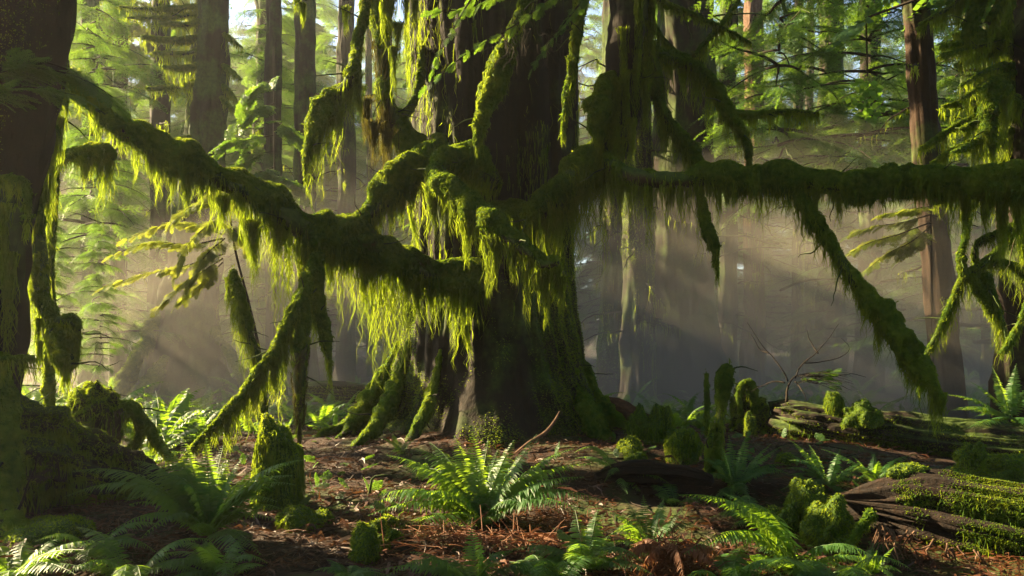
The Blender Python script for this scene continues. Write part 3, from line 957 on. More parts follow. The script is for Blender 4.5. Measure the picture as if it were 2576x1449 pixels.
# =================================================================== dark trunk at the left edge
def edge_tree():
    Yc = 6.4
    b = at(-75, 1300, Yc)
    root = thing('mossy_spruce', (b[0], Yc, float(gz(b[0], Yc))), 'dark massive trunk with backlit moss curtains standing over the mossy nurse log', 'tree')
    z = np.linspace(-.5, 7.0, 110)
    yv = HY - (z - CZ) / (S * Yc)
    edge = np.interp(yv, [-900, 0, 150, 300, 420, 600, 800, 1000, 1150, 1330, 1600], [190, 158, 140, 110, 80, 55, 35, 30, 60, 110, 170])
    cxp = np.interp(yv, [-900, 0, 1330], [-60, -90, -120])
    P = np.stack([(cxp - CX) * S * Yc, np.full_like(z, Yc), z], -1)
    R = (edge - cxp) * S * Yc
    mb = MB()
    V, F = add_tube(mb, P, R, seg=70, ridges=.14, amp=.03, freq=2.5, seed=3)
    tr = mb.build('trunk', M['bark'], root)
    fz = MB()
    fuzz(fz, V, F, 900, .028, .008, .5, lambda c, n: np.clip(fbm(c * np.array([2, 2, .6]), 3) - .05, 0, 1) * (c[:, 0] > -5), 22000)
    p, nr = sample_quads(V, F, 2600, lambda c, n: np.clip(vnoise(c * np.array([2.5, 2.5, .5]) + 7) - .1, 0, 1) * (n[:, 0] > .2))
    strands(fz, p + nr * .02, .1 + .5 * RNG.random(len(p)) ** 2, None, 0, .010, seg=5, wig=.02)
    fz.build('moss_cushion', M['moss'], tr, False)
    for x, y0, y1, Y, hw, n in ((140, -20, 200, 7.7, 12, 90), (122, 190, 440, 7.7, 22, 190), (140, 230, 420, 7.8, 22, 190), (150, 300, 450, 7.8, 16, 120), (125, 320, 620, 7.7, 22, 220), (105, 330, 560, 7.6, 18, 160), (118, 420, 660, 7.6, 14, 130), (80, 560, 900, 7.4, 16, 150), (52, 660, 960, 7.3, 16, 130), (20, 640, 1000, 6.2, 26, 100), (38, 860, 1030, 7.2, 12, 80), (5, 520, 800, 6.0, 26, 90), (68, 480, 740, 7.4, 16, 130), (100, 860, 960, 7.2, 10, 80), (60, 890, 980, 7.2, 14, 90)):
        hm = MB()
        pennant(hm, at(x, y0, Y), px(Y, hw), px(Y, y1 - y0), n=n, w=.010)
        hm.build('hanging_moss', M['moss_drape'], root, False)
    mossy_limb(root, [(70, 330, 7.65, 16), (84, 420, 7.55, 20), (88, 520, 7.50, 24), (98, 610, 7.45, 27), (108, 690, 7.40, 28), (112, 760, 7.35, 27), (128, 820, 7.30, 28), (152, 870, 7.25, 34), (162, 905, 7.25, 30), (160, 930, 7.25, 14)],
        [(0, 40), (.5, 60), (.8, 60), (1, 70)], 18, pend=[(150, 900, 970, 7.25, 18), (130, 860, 930, 7.25, 16), (115, 800, 900, 7.30, 14), (95, 800, 930, 7.30, 10), (165, 900, 955, 7.20, 14)], dens=1.4, hang_w=.008, step=.04)
    mossy_limb(root, [(130, 815, 7.30, 14), (160, 806, 7.25, 20), (185, 812, 7.20, 22), (192, 832, 7.20, 16)], [(0, 20), (.7, 40), (1, 50)], 14, dens=1.4, hang_w=.008, step=.04)
    mossy_limb(root, [(-20, 455, 5.9, 10), (30, 450, 5.8, 9), (58, 458, 5.8, 8), (66, 500, 5.8, 8), (68, 560, 5.8, 5)], [(0, 60), (.6, 80), (1, 40)], 10, dens=1.2, hang_w=.008, step=.05)
    mossy_limb(root, [(-10, 905, 6.0, 5), (40, 902, 6.0, 6), (85, 900, 6.0, 4)], [(0, 60), (.5, 90), (1, 60)], 8, .6, hang_w=.008, dens=1.2)
    for pts, sz, n in ([[(-40, 190, 5.9), (60, 170, 5.9), (150, 180, 5.9), (230, 210, 5.9), (285, 245, 5.9)], .26, 40], [[(-40, 250, 5.7), (40, 220, 5.7), (120, 225, 5.7), (190, 240, 5.7)], .24, 30], [[(100, 150, 6.0), (190, 185, 6.0), (270, 250, 6.1), (330, 290, 6.2)], .2, 22]):
        ml, mw = MB(), MB()
        bough(mw, ml, spline(np.array([at(*q) for q in pts]), 14), .009, SPRAYS_FINE, n, sz, .1)
        o = ml.build('leafy_branch', M['leaf'], root, False)
        mw.build('twig', M['twig'], o)
    mossy_limb(root, [(60, 170, 6.9, 12), (100, 178, 7.3, 14), (130, 190, 7.7, 13), (158, 215, 7.9, 9), (166, 260, 7.9, 5)], [(0, 80), (.5, 200), (1, 120)], 10, step=.05)
    mossy_limb(root, [(50, 300, 6.8, 10), (95, 300, 7.3, 12), (128, 312, 7.6, 11), (146, 340, 7.7, 7)], [(0, 80), (.5, 200), (1, 120)], 10, step=.05)
    # buttress root merging into the ground
    mossy_limb(root, [(-14, 900, 6.2, 30), (0, 1000, 6.1, 34), (8, 1100, 6.0, 40), (18, 1200, 5.9, 46), (34, 1290, 5.75, 50), (76, 1350, 5.6, 30)], [(0, 90), (.5, 130), (1, 50)], 20, dens=1.0, cushion=.8, name='root', fuzzl=.03, bark=M['bark'])
    mossy_limb(root, [(-40, 1000, 6.6, 40), (30, 1040, 6.8, 46), (90, 1090, 7.0, 40)], [(0, 60), (1, 60)], 16, name='root', fuzzl=.03)


edge_tree()


# short mossy branch stub floating off the edge tree's far side belongs to a snag behind it
def snag_stub():
    b = gnd(120, 1080)
    b = np.array([at(120, 900, 8.6)[0], 8.6, float(gz(at(120, 900, 8.6)[0], 8.6))])
    root = thing('mossy_snag', b, 'thin mossy dead snag behind the dark trunk with one stubby moss fringed branch', 'snag')
    mossy_limb(root, [(128, 1100, 8.6, 14), (126, 900, 8.6, 14), (130, 700, 8.6, 13), (134, 500, 8.6, 12), (138, 390, 8.6, 12), (140, 250, 8.6, 9)], [(0, 40), (.5, 100), (1, 80)], 12, name='trunk')
    mossy_limb(root, [(138, 395, 8.6, 10), (190, 388, 8.55, 13), (235, 384, 8.5, 18), (268, 388, 8.5, 18), (284, 398, 8.5, 9)], [(0, 80), (.4, 110), (1, 80)], 12, step=.04, pend=[(215, 400, 490, 8.5, 18), (250, 400, 470, 8.5, 16), (270, 400, 520, 8.5, 5)])


snag_stub()


# =================================================================== logs, stumps, hummocks
def log(name, label, pts, seg=96, mat='log', moss_w=None, dens=1600, ridges=.26, amp=.03, fl=.03, cat='log', squash=1.0, hang=None, jag=0.0):
    A = np.array([[*at(x, y, Y), px(Y, r)] for x, y, Y, r in pts])
    n = max(20, int(np.linalg.norm(np.diff(A[:, :3], axis=0), axis=1).sum() / .03))
    Q = spline(A, n)
    root = thing(name, A[len(A) // 2, :3] * np.array([1, 1, 0]) + np.array([0, 0, float(gz(A[len(A) // 2, 0], A[len(A) // 2, 1]))]), label, cat)
    mb = MB()
    sd = float(RNG.random() * 30)
    V, F = add_tube(mb, Q[:, :3], Q[:, 3], seg=seg, amp=amp, freq=3, ridges=ridges, seed=sd, squash=squash, grain=.28)
    if jag:
        th = np.linspace(0, 2 * np.pi, seg, endpoint=False)
        off = jag * (vnoise(np.stack([np.cos(th) * 3, np.sin(th) * 3, 0 * th + sd], -1)) + .6 * vnoise(np.stack([np.cos(th) * 9, np.sin(th) * 9, 0 * th + sd], -1)) + .3)
        k = np.clip(1 - np.arange(n) / 24.0, 0, 1)
        T0 = nz(Q[12, :3] - Q[0, :3])
        Vs = V[:n * seg].reshape(n, seg, 3) + (k[:, None] * off[None, :])[..., None] * T0
        V[:n * seg] = Vs.reshape(-1, 3)
        mb.v[0][:] = V
    o = mb.build('bark', M[mat], root)
    if moss_w is not None:
        fz = MB()
        m2 = MB()
        fuzz(fz, V, F, dens, fl, .0013 * A[:, 1].mean(), .35, moss_w, 150000)
        if hang:
            p, nr = sample_quads(V, F, hang[0], moss_w)
            strands(fz, p + nr * .015, hang[1] * (.2 + RNG.random(len(p)) ** 2), None, 0, .010, seg=5, wig=.03)
        fz.build('moss_cushion', M['moss'], o, False)
    return root


up_moss = lambda c, n: np.clip(n[:, 2] * 1.0 + fbm(c * 2.2, 3) * .9, 0, 1)
log('nurse_log', 'moss covered nurse log sloping down from the dark edge trunk with black hollows beneath',
    [(-60, 1120, 6.5, 130), (60, 1150, 6.6, 122), (160, 1175, 6.8, 108), (260, 1205, 7.0, 92), (340, 1235, 7.2, 76), (420, 1262, 7.4, 56), (470, 1280, 7.5, 38)],
    moss_w=lambda c, n: np.clip(n[:, 2] * .8 + fbm(c * 2.6, 3) * 1.2 + .35, 0, 1), dens=5200, fl=.045, hang=(8000, .34), amp=.30, ridges=.22)
log('fallen_log', 'long fallen log with dark bare end and mossy back, lying before the misty ferns',
    [(1950, 1045, 11.7, 30), (1985, 1054, 11.6, 44), (2080, 1072, 11.4, 50), (2180, 1090, 11.2, 56), (2290, 1108, 11.0, 62), (2420, 1125, 10.8, 68), (2576, 1140, 10.6, 74), (2760, 1160, 10.4, 78)],
    moss_w=lambda c, n: np.clip((c[:, 0] - 3.6) * 1.2, 0, 1) * np.clip(n[:, 2] * .9 + .35 + .6 * fbm(c * 2.5, 3), 0, 1), dens=5200, hang=(4200, .2), ridges=.15, amp=.05, jag=.35)
log('splintered_log', 'thick charred looking log with splintered end and bright green moss on its back',
    [(2130, 1262, 6.6, 30), (2180, 1272, 6.5, 62), (2260, 1285, 6.4, 100), (2350, 1300, 6.3, 112), (2450, 1322, 6.15, 120), (2580, 1350, 6.0, 128), (2760, 1390, 5.8, 130)],
    seg=110, ridges=.28, mat='log_dark', amp=.05, jag=.34, moss_w=lambda c, n: np.clip((c[:, 0] - 3.15 + .35 * fbm(c * 3, 2)) * 3, 0, 1) * np.clip(n[:, 2] * .7 + .75, 0, 1), dens=40000, fl=.028, hang=(2500, .16))
log('rotten_log', 'broken rust brown log lying just beside the flared base of the ancient spruce',
    [(1478, 1010, 10.9, 10), (1510, 1020, 10.9, 22), (1550, 1030, 10.85, 26), (1590, 1045, 10.8, 22), (1635, 1062, 10.7, 14), (1670, 1072, 10.6, 6)], mat='log_brown', ridges=.4, amp=.2)
log('sunken_log', 'black sunken log roofed with needles over a dark hollow',
    [(1500, 1205, 7.9, 16), (1560, 1190, 7.9, 24), (1640, 1188, 7.9, 26), (1720, 1196, 7.8, 24), (1790, 1210, 7.7, 14)], ridges=.4, mat='log_dark', amp=.2)
log('far_log', 'mossy log lying in the mist between the sunlit branches and the great spruce',
    [(770, 985, 15, 22), (820, 985, 14.9, 26), (880, 988, 14.8, 26), (950, 992, 14.7, 22)], moss_w=up_moss, dens=2500)
log('buried_log', 'slim needle covered log half buried below the splintered log',
    [(1900, 1388, 5.7, 14), (2000, 1408, 5.65, 18), (2120, 1436, 5.6, 20), (2260, 1470, 5.5, 18)], mat='log_brown', moss_w=lambda c, n: np.clip(n[:, 2] + fbm(c * 4, 2) - .35, 0, 1), dens=2500)


def blob(name, label, cat, x, y, w, hgt, Y=None, fl=.035, dens=6500, lump=.25, mat='moss_body', moss='moss', group=None, kids=None, tall=1.0, hang=0, depth=1.0):
    """a rounded mossy mound or stump: x, y the foot in the photo, w half width, hgt height in photo units"""
    b = gnd(x, y)
    if Y is not None:
        b = at(x, y, Y)
    w_, h_ = px(b[1], w), px(b[1], hgt)
    b[1] += w_ * depth * .8
    root = thing(name, b, label, cat, group)
    nl, nh = 40, 30
    th = np.linspace(0, 2 * np.pi, nl, endpoint=False)
    ph = np.linspace(-.35, np.pi / 2 * .98, nh)
    PH, TH = np.meshgrid(ph, th, indexing='ij')
    e = .55 if tall > 1 else .8
    cr = np.sign(np.cos(PH)) * np.abs(np.cos(PH)) ** e
    D = np.stack([cr * np.cos(TH) * w_, cr * np.sin(TH) * w_ * depth, np.sin(PH) * h_], -1)
    sd = RNG.random() * 40
    k = 1 + 1.5 * lump * fbm(D / max(w_, .05) * 1.2 + sd, 4, .55)
    V = (b + D * k[..., None]).reshape(-1, 3)
    F = grid_faces(nh, nl)
    mb = MB()
    mb.add(V, F)
    body = mb.build('body', M[mat], root)
    fz = MB()
    fuzz(fz, V, F, dens, fl, .009, .35, None if mat == 'moss_body' else up_moss, 50000)
    if hang:
        p, nr = sample_quads(V, F, hang, lambda c, n: np.clip(1 - np.abs(n[:, 2]) * 1.2, 0, 1) * (c[:, 2] > b[2] + h_ * .4))
        strands(fz, p + nr * .02, h_ * (.15 + .5 * RNG.random(len(p)) ** 2), None, 0, .009, seg=5, wig=.03)
    fz.build('moss_cushion', M[moss], body, False)
    return root


blob('mossy_stump', 'tall rounded moss covered stump standing between the two sunlit ferns and the litter slope', 'stump', 682, 1285, 62, 205, lump=.12, tall=2, dens=8000, hang=700)
blob('mossy_stump', 'dark round topped stump capped with moss, perched behind the nurse log', 'stump', 218, 1140, 56, 140, Y=7.9, lump=.25, mat='log', tall=2, hang=300)
blob('moss_hummock', 'low broad moss cushion on the litter beside the tall rounded stump', 'moss mound', 745, 1338, 52, 50, lump=.2)
blob('moss_hummock', 'small moss cushion tucked behind the low broad one', 'moss mound', 805, 1322, 26, 36, lump=.2)
blob('moss_hummock', 'upright furry moss knob in front of the pale moss tufts', 'moss mound', 912, 1425, 34, 88, lump=.14, tall=2, fl=.03, dens=12000)
for x, y, w, hh, lab in ((948, 1350, 22, 32, 'pale sunlit moss tuft directly behind the furry knob'), (978, 1335, 26, 36, 'largest pale moss tuft at the end of the sunlit row'), (985, 1368, 20, 30, 'pale moss tuft nearest the big fern in the sunlit row'), (955, 1385, 18, 28, 'small pale moss tuft at the foot of the sunlit row')):
    blob('moss_tuft', lab, 'moss tuft', x, y, w, hh, lump=.3, fl=.03, dens=12000, group='pale moss tufts by the furry knob')
blob('mossy_rock', 'wide mossy boulder with split top beside the rotten log', 'rock', 1630, 1118, 38, 78, lump=.3, fl=.03, depth=.8, hang=200)
blob('mossy_rock', 'mossy boulder leaning against the wide split one', 'rock', 1672, 1115, 34, 74, lump=.25, fl=.03, hang=200)
blob('mossy_rock', 'shaggy round mossy boulder in front of the split pair', 'rock', 1725, 1168, 38, 92, lump=.22, fl=.035, hang=300)
blob('moss_hummock', 'flat moss cushion spread below the root of the great spruce', 'moss mound', 1600, 1172, 36, 26, lump=.3)
blob('moss_hummock', 'thin moss mat on the needles above the dark hollow', 'moss mound', 1590, 1198, 50, 18, lump=.3)
blob('moss_hummock', 'small green moss hump between the spruce root and the boulders', 'moss mound', 1585, 1140, 30, 30, lump=.3)
blob('moss_hummock', 'tall lumpy moss mound under the splintered log tip', 'moss mound', 2045, 1345, 40, 108, lump=.3, fl=.03, dens=8000)
blob('moss_hummock', 'broad sloping moss mound at the foot of the lumpy one', 'moss mound', 1985, 1350, 60, 60, lump=.3, fl=.03, dens=8000)
blob('moss_hummock', 'steep moss bank beneath the splintered log', 'moss mound', 2110, 1400, 76, 120, lump=.25, fl=.03, dens=8000)
blob('moss_hummock', 'mossy ground swell in front of the nurse log hollows', 'moss mound', 60, 1372, 120, 40, lump=.2, fl=.028, dens=6000)
blob('moss_hummock', 'mossy bank lying against the back of the splintered log', 'moss mound', 2560, 1235, 110, 90, Y=7.2, lump=.25, fl=.03)
blob('moss_hummock', 'little golden moss dome among the shaded ferns', 'moss mound', 2165 - 180, 1172, 24, 26, lump=.2)
blob('rotten_stump', 'broken square topped stump with sunlit moss edge at the end of the fallen log', 'stump', 1905, 1098, 52, 98, Y=11.9, mat='log', lump=.22, tall=2)
blob('moss_stub', 'sunlit upright moss stub growing on the dark bare end of the fallen log', 'moss stub', 2105, 1052, 22, 60, Y=11.2, tall=2, lump=.15, hang=200)
blob('moss_tuft', 'bright pointed moss tuft before the square topped stump', 'moss tuft', 1892, 1110, 14, 64, Y=11.3, tall=2, lump=.2)
blob('moss_hummock', 'sunlit moss hump on the front of the fallen log', 'moss mound', 2185, 1062, 40, 38, Y=10.75, lump=.3)
blob('moss_tuft', 'glowing moss strip capping the splintered log end', 'moss tuft', 2300, 1200, 62, 28, Y=6.35, lump=.25, fl=.025, dens=9000, depth=.4)
blob('moss_tuft', 'glowing hooked moss clump on the bank behind the splintered log', 'moss tuft', 2455, 1165, 26, 42, Y=7.2, lump=.4)


def stick(name, label, cat, pts, hang=None, seg=12, cushion=1.0, group=None, extra=(), pend=(), brown=False, **k):
    root = thing(name, at(pts[0][0], pts[0][1], pts[0][2]), label, cat, group)
    mossy_limb(root, pts, hang, seg, cushion, name='stem', pend=pend, brown=brown, **k)
    for e in extra:
        mossy_limb(root, e[0], e[1], 10, cushion, name='branch', **k)
    return root


stick('mossy_post', 'tall upright mossy post with a shorter one fused at its foot', 'snag', [(1800, 1215, 8.3, 20), (1806, 1150, 8.3, 22), (1812, 1080, 8.3, 19), (1820, 1000, 8.3, 15), (1828, 940, 8.3, 16), (1830, 918, 8.3, 10)], [(0, 30), (.6, 50), (1, 30)],
      extra=[([(1788, 1210, 8.25, 12), (1784, 1150, 8.25, 13), (1788, 1100, 8.25, 11), (1792, 1065, 8.25, 8)], [(0, 20), (1, 30)])])
stick('hanging_stem', 'thin dark mossy stem standing by the tall mossy post', 'snag', [(1778, 1090, 9.2, 4), (1779, 1040, 9.2, 6), (1778, 990, 9.2, 6), (1777, 940, 9.2, 4)], [(0, 10), (1, 20)], cushion=.7)
stick('arched_branch', 'small sunlit mossy branch arching up like a crook behind the nurse log', 'branch', [(432, 1150, 8.2, 8), (395, 1105, 8.2, 11), (362, 1062, 8.2, 13), (335, 1030, 8.2, 14), (312, 1024, 8.2, 13), (306, 1050, 8.2, 8)], [(0, 20), (.5, 45), (1, 60)], step=.03, dens=1.3,
      extra=[([(352, 1060, 8.2, 8), (348, 1100, 8.2, 8), (330, 1135, 8.2, 10), (312, 1150, 8.2, 10)], [(0, 30), (1, 20)])])
stick('leaning_branch', 'sunlit moss draped branch leaning from the long limb down to the fern', 'branch', [(455, 1165, 8.6, 8), (500, 1110, 8.65, 10), (560, 1048, 8.7, 10), (612, 990, 8.75, 12), (640, 945, 8.8, 15), (668, 915, 8.85, 15), (695, 878, 8.9, 15), (722, 820, 9.0, 13), (748, 770, 9.1, 13), (775, 720, 9.2, 10), (790, 640, 9.4, 9)],
      [(0, 10), (.25, 70), (.4, 120), (.6, 160), (.8, 90), (1, 60)], 14, dens=1.3, step=.035,
      pend=[(645, 930, 1060, 8.8, 14), (690, 900, 1050, 8.85, 18), (665, 930, 1020, 8.8, 12), (715, 850, 960, 9.0, 14), (572, 1050, 1110, 8.7, 9)])
stick('shaggy_branch', 'brown hanging branch wrapped in moss with golden backlit fringe', 'branch', [(770, 690, 9.3, 16), (768, 760, 9.25, 22), (762, 830, 9.2, 26), (760, 900, 9.2, 28), (757, 970, 9.2, 26), (754, 1030, 9.2, 15), (752, 1085, 9.2, 6)],
      [(0, 80), (.5, 120), (1, 80)], 14, brown=True, dens=1.2, cushion=.8, pend=[(752, 1030, 1160, 9.2, 7)])
stick('shaggy_branch', 'forked moss wrapped branch hanging between the brown one and the dark drape', 'branch', [(800, 640, 9.4, 14), (800, 720, 9.4, 16), (805, 790, 9.4, 18), (822, 850, 9.4, 14), (828, 900, 9.4, 7), (832, 940, 9.4, 3)],
      [(0, 70), (.5, 100), (1, 60)], 12, dens=1.2, pend=[(790, 760, 900, 9.4, 12), (770, 720, 850, 9.4, 10)])
stick('mossy_pole', 'sunlit mossy pole leaning against the bright sapling with ragged fringe', 'snag', [(662, 1075, 9.9, 14), (658, 1000, 9.9, 14), (650, 920, 9.9, 15), (632, 850, 9.9, 15), (612, 780, 9.9, 16), (596, 720, 9.9, 17), (588, 680, 9.9, 9)], [(0, 30), (.4, 90), (.8, 140), (1, 120)], 14, dens=1.3,
      pend=[(590, 700, 900, 9.9, 16), (640, 880, 970, 9.9, 12), (575, 700, 820, 9.9, 10)])
stick('leaning_stick', 'pale mossy stick propped under the splintered log', 'branch', [(2098, 1425, 5.55, 4), (2120, 1390, 5.6, 6), (2150, 1350, 5.65, 9), (2178, 1312, 5.7, 12), (2192, 1290, 5.75, 12)], [(0, 10), (1, 30)], cushion=.7, step=.04)
stick('bent_root', 'mossy looping root rising above the square topped stump', 'root', [(1862, 1040, 11.9, 6), (1860, 985, 11.9, 7), (1872, 965, 11.9, 8), (1890, 968, 11.9, 10), (1900, 1000, 11.9, 9), (1898, 1040, 11.9, 8)], [(0, 10), (.6, 40), (1, 10)], cushion=.6)
stick('red_bough', 'curved bare red branch resting on the spruce base', 'branch', [(1296, 1142, 9.2, 4), (1330, 1115, 9.2, 5), (1370, 1090, 9.25, 5), (1395, 1060, 9.3, 4), (1408, 1035, 9.35, 2)], None, cushion=0, bark=M['bark_red'])
stick('hooked_stem', 'thin yellow stem bent over at the big fern', 'stem', [(893, 1322, 7.3, 1.5), (912, 1290, 7.3, 2.5), (930, 1235, 7.3, 3), (938, 1202, 7.3, 3), (975, 1195, 7.3, 2)], None, cushion=0, bark=M['limb'])


def edge_snag():
    Y = 12.5
    b = at(2545, 860, Y)
    root = thing('mossy_spruce', (b[0], Y, float(gz(b[0], Y))), 'dark furrowed trunk with a bent mossy branch above the end of the level limb', 'tree')
    mb = MB()
    z = np.linspace(-.4, 9, 60)
    P = np.stack([at(2590, 0, Y)[0] - (z - 7) * .02, np.full_like(z, Y), z], -1)
    add_tube(mb, P, np.linspace(.62, .38, 60), seg=36, ridges=.18)
    mb.build('trunk', M['bark'], root)
    mossy_limb(root, [(2560, 275, 12.0, 18), (2530, 238, 11.8, 22), (2498, 235, 11.5, 22), (2488, 275, 11.3, 20), (2492, 330, 11.2, 14), (2500, 380, 11.2, 7)], [(0, 90), (.5, 120), (1, 80)], 14, pend=[(2530, 250, 380, 11.5, 20), (2495, 290, 400, 11.2, 12)])
    for k in range(17):
        y0 = 60 + k * 24 + RNG.normal(0, 10)
        x1 = 2540 - RNG.uniform(60, 235) * (1 if k > 6 else .8)
        y1 = y0 + RNG.uniform(10, 150) * (1 if k > 8 else .4)
        Ye = Y - RNG.uniform(.3, 2.2)
        xm, ym = (2545 + x1) / 2, (y0 + y1) / 2 - RNG.uniform(0, 20)
        mossy_limb(root, [(2560, y0, Y, 9), (xm, ym, (Y + Ye) / 2, 8), (x1, y1, Ye, 4)], [(0, 70), (.5, 80), (1, 40)], 8, .8, step=.08, hang_w=.014, n_str=12)
    for pts in ([(2480, -60, 11.5, 14), (2460, 20, 11.5, 16), (2440, 70, 11.5, 15), (2425, 98, 11.5, 7)], [(2540, -60, 11.5, 10), (2510, 20, 11.5, 14), (2488, 60, 11.5, 12)], [(2440, -40, 11.5, 8), (2400, 10, 11.5, 9), (2350, 40, 11.5, 8), (2312, 62, 11.5, 4)], [(2545, 0, 12, 8), (2530, 60, 12, 9), (2522, 110, 12, 5)]):
        mossy_limb(root, pts, [(0, 80), (.6, 70), (1, 40)], 10, .9, step=.05)


edge_snag()


def gold_snag():
    Y = 11.2
    root = thing('mossy_snag', at(2316, 950, Y), 'golden backlit mossy branch forking upward in front of the leaning brown trunk', 'snag')
    mossy_limb(root, [(2314, 985, Y, 7), (2320, 935, Y, 9), (2335, 885, Y, 11), (2352, 850, Y, 10), (2375, 800, Y, 10), (2400, 745, Y, 10), (2425, 700, Y, 13), (2460, 670, Y, 16), (2500, 640, Y, 11), (2540, 600, Y, 9), (2600, 560, Y, 8)], [(0, 10), (.3, 80), (.6, 110), (.8, 90), (1, 30)], 12, name='stem', step=.05)
    for pts in ([(2425, 700, Y, 10), (2418, 640, Y, 9), (2430, 590, Y, 8), (2440, 540, Y, 6)], [(2460, 675, Y, 10), (2452, 640, Y, 12), (2460, 612, Y, 11), (2500, 590, Y - .1, 10), (2570, 560, Y - .2, 9)],
                [(2470, 690, Y, 12), (2500, 760, Y, 14), (2520, 810, Y, 11), (2532, 850, Y, 4)], [(2440, 690, Y, 10), (2470, 740, Y, 12), (2490, 790, Y, 8)], [(2480, 660, Y, 8), (2540, 665, Y, 7), (2576, 690, Y, 9), (2640, 720, Y, 6)],
                [(2600, 700, Y - .5, 8), (2570, 800, Y - .5, 8), (2545, 850, Y - .5, 9), (2520, 890, Y - .5, 6)], [(2575, 480, Y - .6, 20), (2566, 560, Y - .6, 18), (2580, 640, Y - .6, 10)]):
        mossy_limb(root, pts, [(0, 40), (.5, 80), (1, 40)], 10, name='branch', step=.06)


gold_snag()


def bare_shrub():
    Y = 11.3
    root = thing('dead_sapling', at(1985, 990, Y), 'bare dark dead sapling with thin crooked twigs against the pale mist', 'dead sapling')
    def tw(name, pts, r):
        mb = MB()
        P = spline(np.array([at(x, y, Y + dy) for x, y, dy in pts]), 24)
        P = P + np.stack([fbm(P * 7, 2), fbm(P * 7 + 5, 2), fbm(P * 7 + 9, 2)], -1) * .012
        add_tube(mb, P, np.linspace(r, .003, 24), seg=5)
        mb.build(name, M['twig'], root)
    tw('stem', [(1978, 1010, 0), (1982, 975, 0), (2000, 945, 0), (2030, 945, 0)], .022)
    for p in ([(1982, 960, 0), (1965, 925, 0), (1935, 890, .1), (1905, 850, .1), (1878, 812, .1)], [(2000, 950, 0), (2020, 915, 0), (2050, 890, 0), (2075, 865, 0), (2110, 815, 0)], [(2022, 912, 0), (2060, 912, .1), (2090, 905, .1), (2130, 890, .1), (2135, 870, .1), (2115, 850, .1)],
              [(2030, 945, 0), (2090, 948, -.1), (2140, 940, -.1), (2180, 950, -.1)], [(1975, 965, 0), (1945, 960, .1), (1915, 970, .2), (1890, 985, .2)], [(1935, 890, .1), (1915, 880, .2), (1890, 840, .2)], [(2000, 960, 0), (2020, 985, -.2), (2030, 1010, -.2)], [(2060, 890, .1), (2040, 860, .2), (2030, 830, .2)]):
        tw('twig', p, .012)
    mb, ml = MB(), MB()
    for _ in range(40):
        p = at(RNG.uniform(2000, 2060), RNG.uniform(940, 965), Y - .1)
        Q = arc(p, nz(np.array([RNG.uniform(.5, 1), RNG.normal(0, .3), RNG.uniform(-.1, .3)])), RNG.uniform(.25, .65), RNG.uniform(.1, .3), 9)
        Q = Q + np.stack([fbm(Q * 7, 2), 0 * Q[:, 0], fbm(Q * 7 + 9, 2)], -1) * .04
        add_tube(mb, Q, np.linspace(.004, .0015, 9), seg=4, cap=False)
        put_sprays(ml, Q[4:5], Q[5:6] - Q[3:4], np.array([.12]), SPRAYS)
    o = mb.build('twig', M['twig'], root)
    ml.build('needles', M['leaf'], o, False)


bare_shrub()


# =================================================================== ferns
def frond_mesh(P, width, pinn=34, fold=.25, mat_up=None, curl=.25, taper=.55):
    """P: (n,3) rachis; returns verts and faces of the pinnae, plus the rachis"""
    mb = MB()
    n = len(P)
    T, A, B = frames(P)
    T = nz(np.gradient(P, axis=0))
    side = nz(np.cross(T, np.array([0, 0, 1.0]) + 1e-3))
    # a frond climbing nearly straight up still needs a face: keep its side steady
    side = nz(side * .35 + side.mean(0) * .65)
    up = nz(np.cross(side, T))
    t = (np.arange(pinn) + .5) / pinn
    t = .10 + .90 * t
    k = t * (n - 1)
    i = np.clip(k.astype(int), 0, n - 2)
    f = (k - i)[:, None]
    p = P[i] * (1 - f) + P[i + 1] * f
    tt, ss, uu = T[i], side[i], up[i]
    prof = np.clip(np.sin(np.pi * np.clip(t * .86 + .12, 0, 1)), 0, 1) ** .6 * np.where(t > .6, (1 - (t - .6) / .4 * taper), 1.0)
    seglen = np.linalg.norm(np.diff(P, axis=0), axis=1).sum()
    bw = seglen * .9 / pinn * .52
    for sg in (-1, 1):
        L = width * prof * RNG.uniform(.86, 1.1, pinn)
        d = nz(ss * sg + tt * (.18 + .25 * t[:, None]) - uu * fold * RNG.uniform(.3, 1.6, (pinn, 1)) + RNG.normal(0, .07, (pinn, 3)))
        nrm = nz(np.cross(d, tt) * sg + RNG.normal(0, .18, (pinn, 3)))
        wdir = nz(np.cross(nrm, d))
        Ln = L[:, None]
        dr = -np.array([0, 0, 1.0]) * Ln * curl
        w = bw * np.clip(prof, .35, 1)[:, None]
        q = [p - wdir * w * .55, p + wdir * w * .55,
             p + d * Ln * .35 + wdir * w * 1.0 + dr * .08, p + d * Ln * .35 - wdir * w * .9 + dr * .08,
             p + d * Ln * .75 + wdir * w * .6 + dr * .45, p + d * Ln * .75 - wdir * w * .55 + dr * .45,
             p + d * Ln + dr]
        V = np.stack(q, 1).reshape(-1, 3)
        j = np.arange(pinn)[:, None] * 7
        n0 = mb.n
        mb.add(V, j + np.array([[0, 1, 2, 3]]))
        mb.f.append(j + np.array([[3, 2, 4, 5]]) + n0)
        mb.f.append(j + np.array([[5, 4, 6]]) + n0)
    add_tube(mb, P, np.linspace(.0055, .0015, n) * max(.8, seglen), seg=4, cap=False)
    return mb


def frond_path(b, tip, arch, n=26):
    b, tip = np.asarray(b, float), np.asarray(tip, float)
    mid = b * .45 + tip * .55 + np.array([0, 0, arch])
    c1 = b + (mid - b) * .55 + np.array([0, 0, arch * .55])
    t = np.linspace(0, 1, n)[:, None]
    P = (1 - t) ** 3 * b + 3 * (1 - t) ** 2 * t * c1 + 3 * (1 - t) * t ** 2 * (mid + np.array([0, 0, arch * .15])) + t ** 3 * tip
    return P


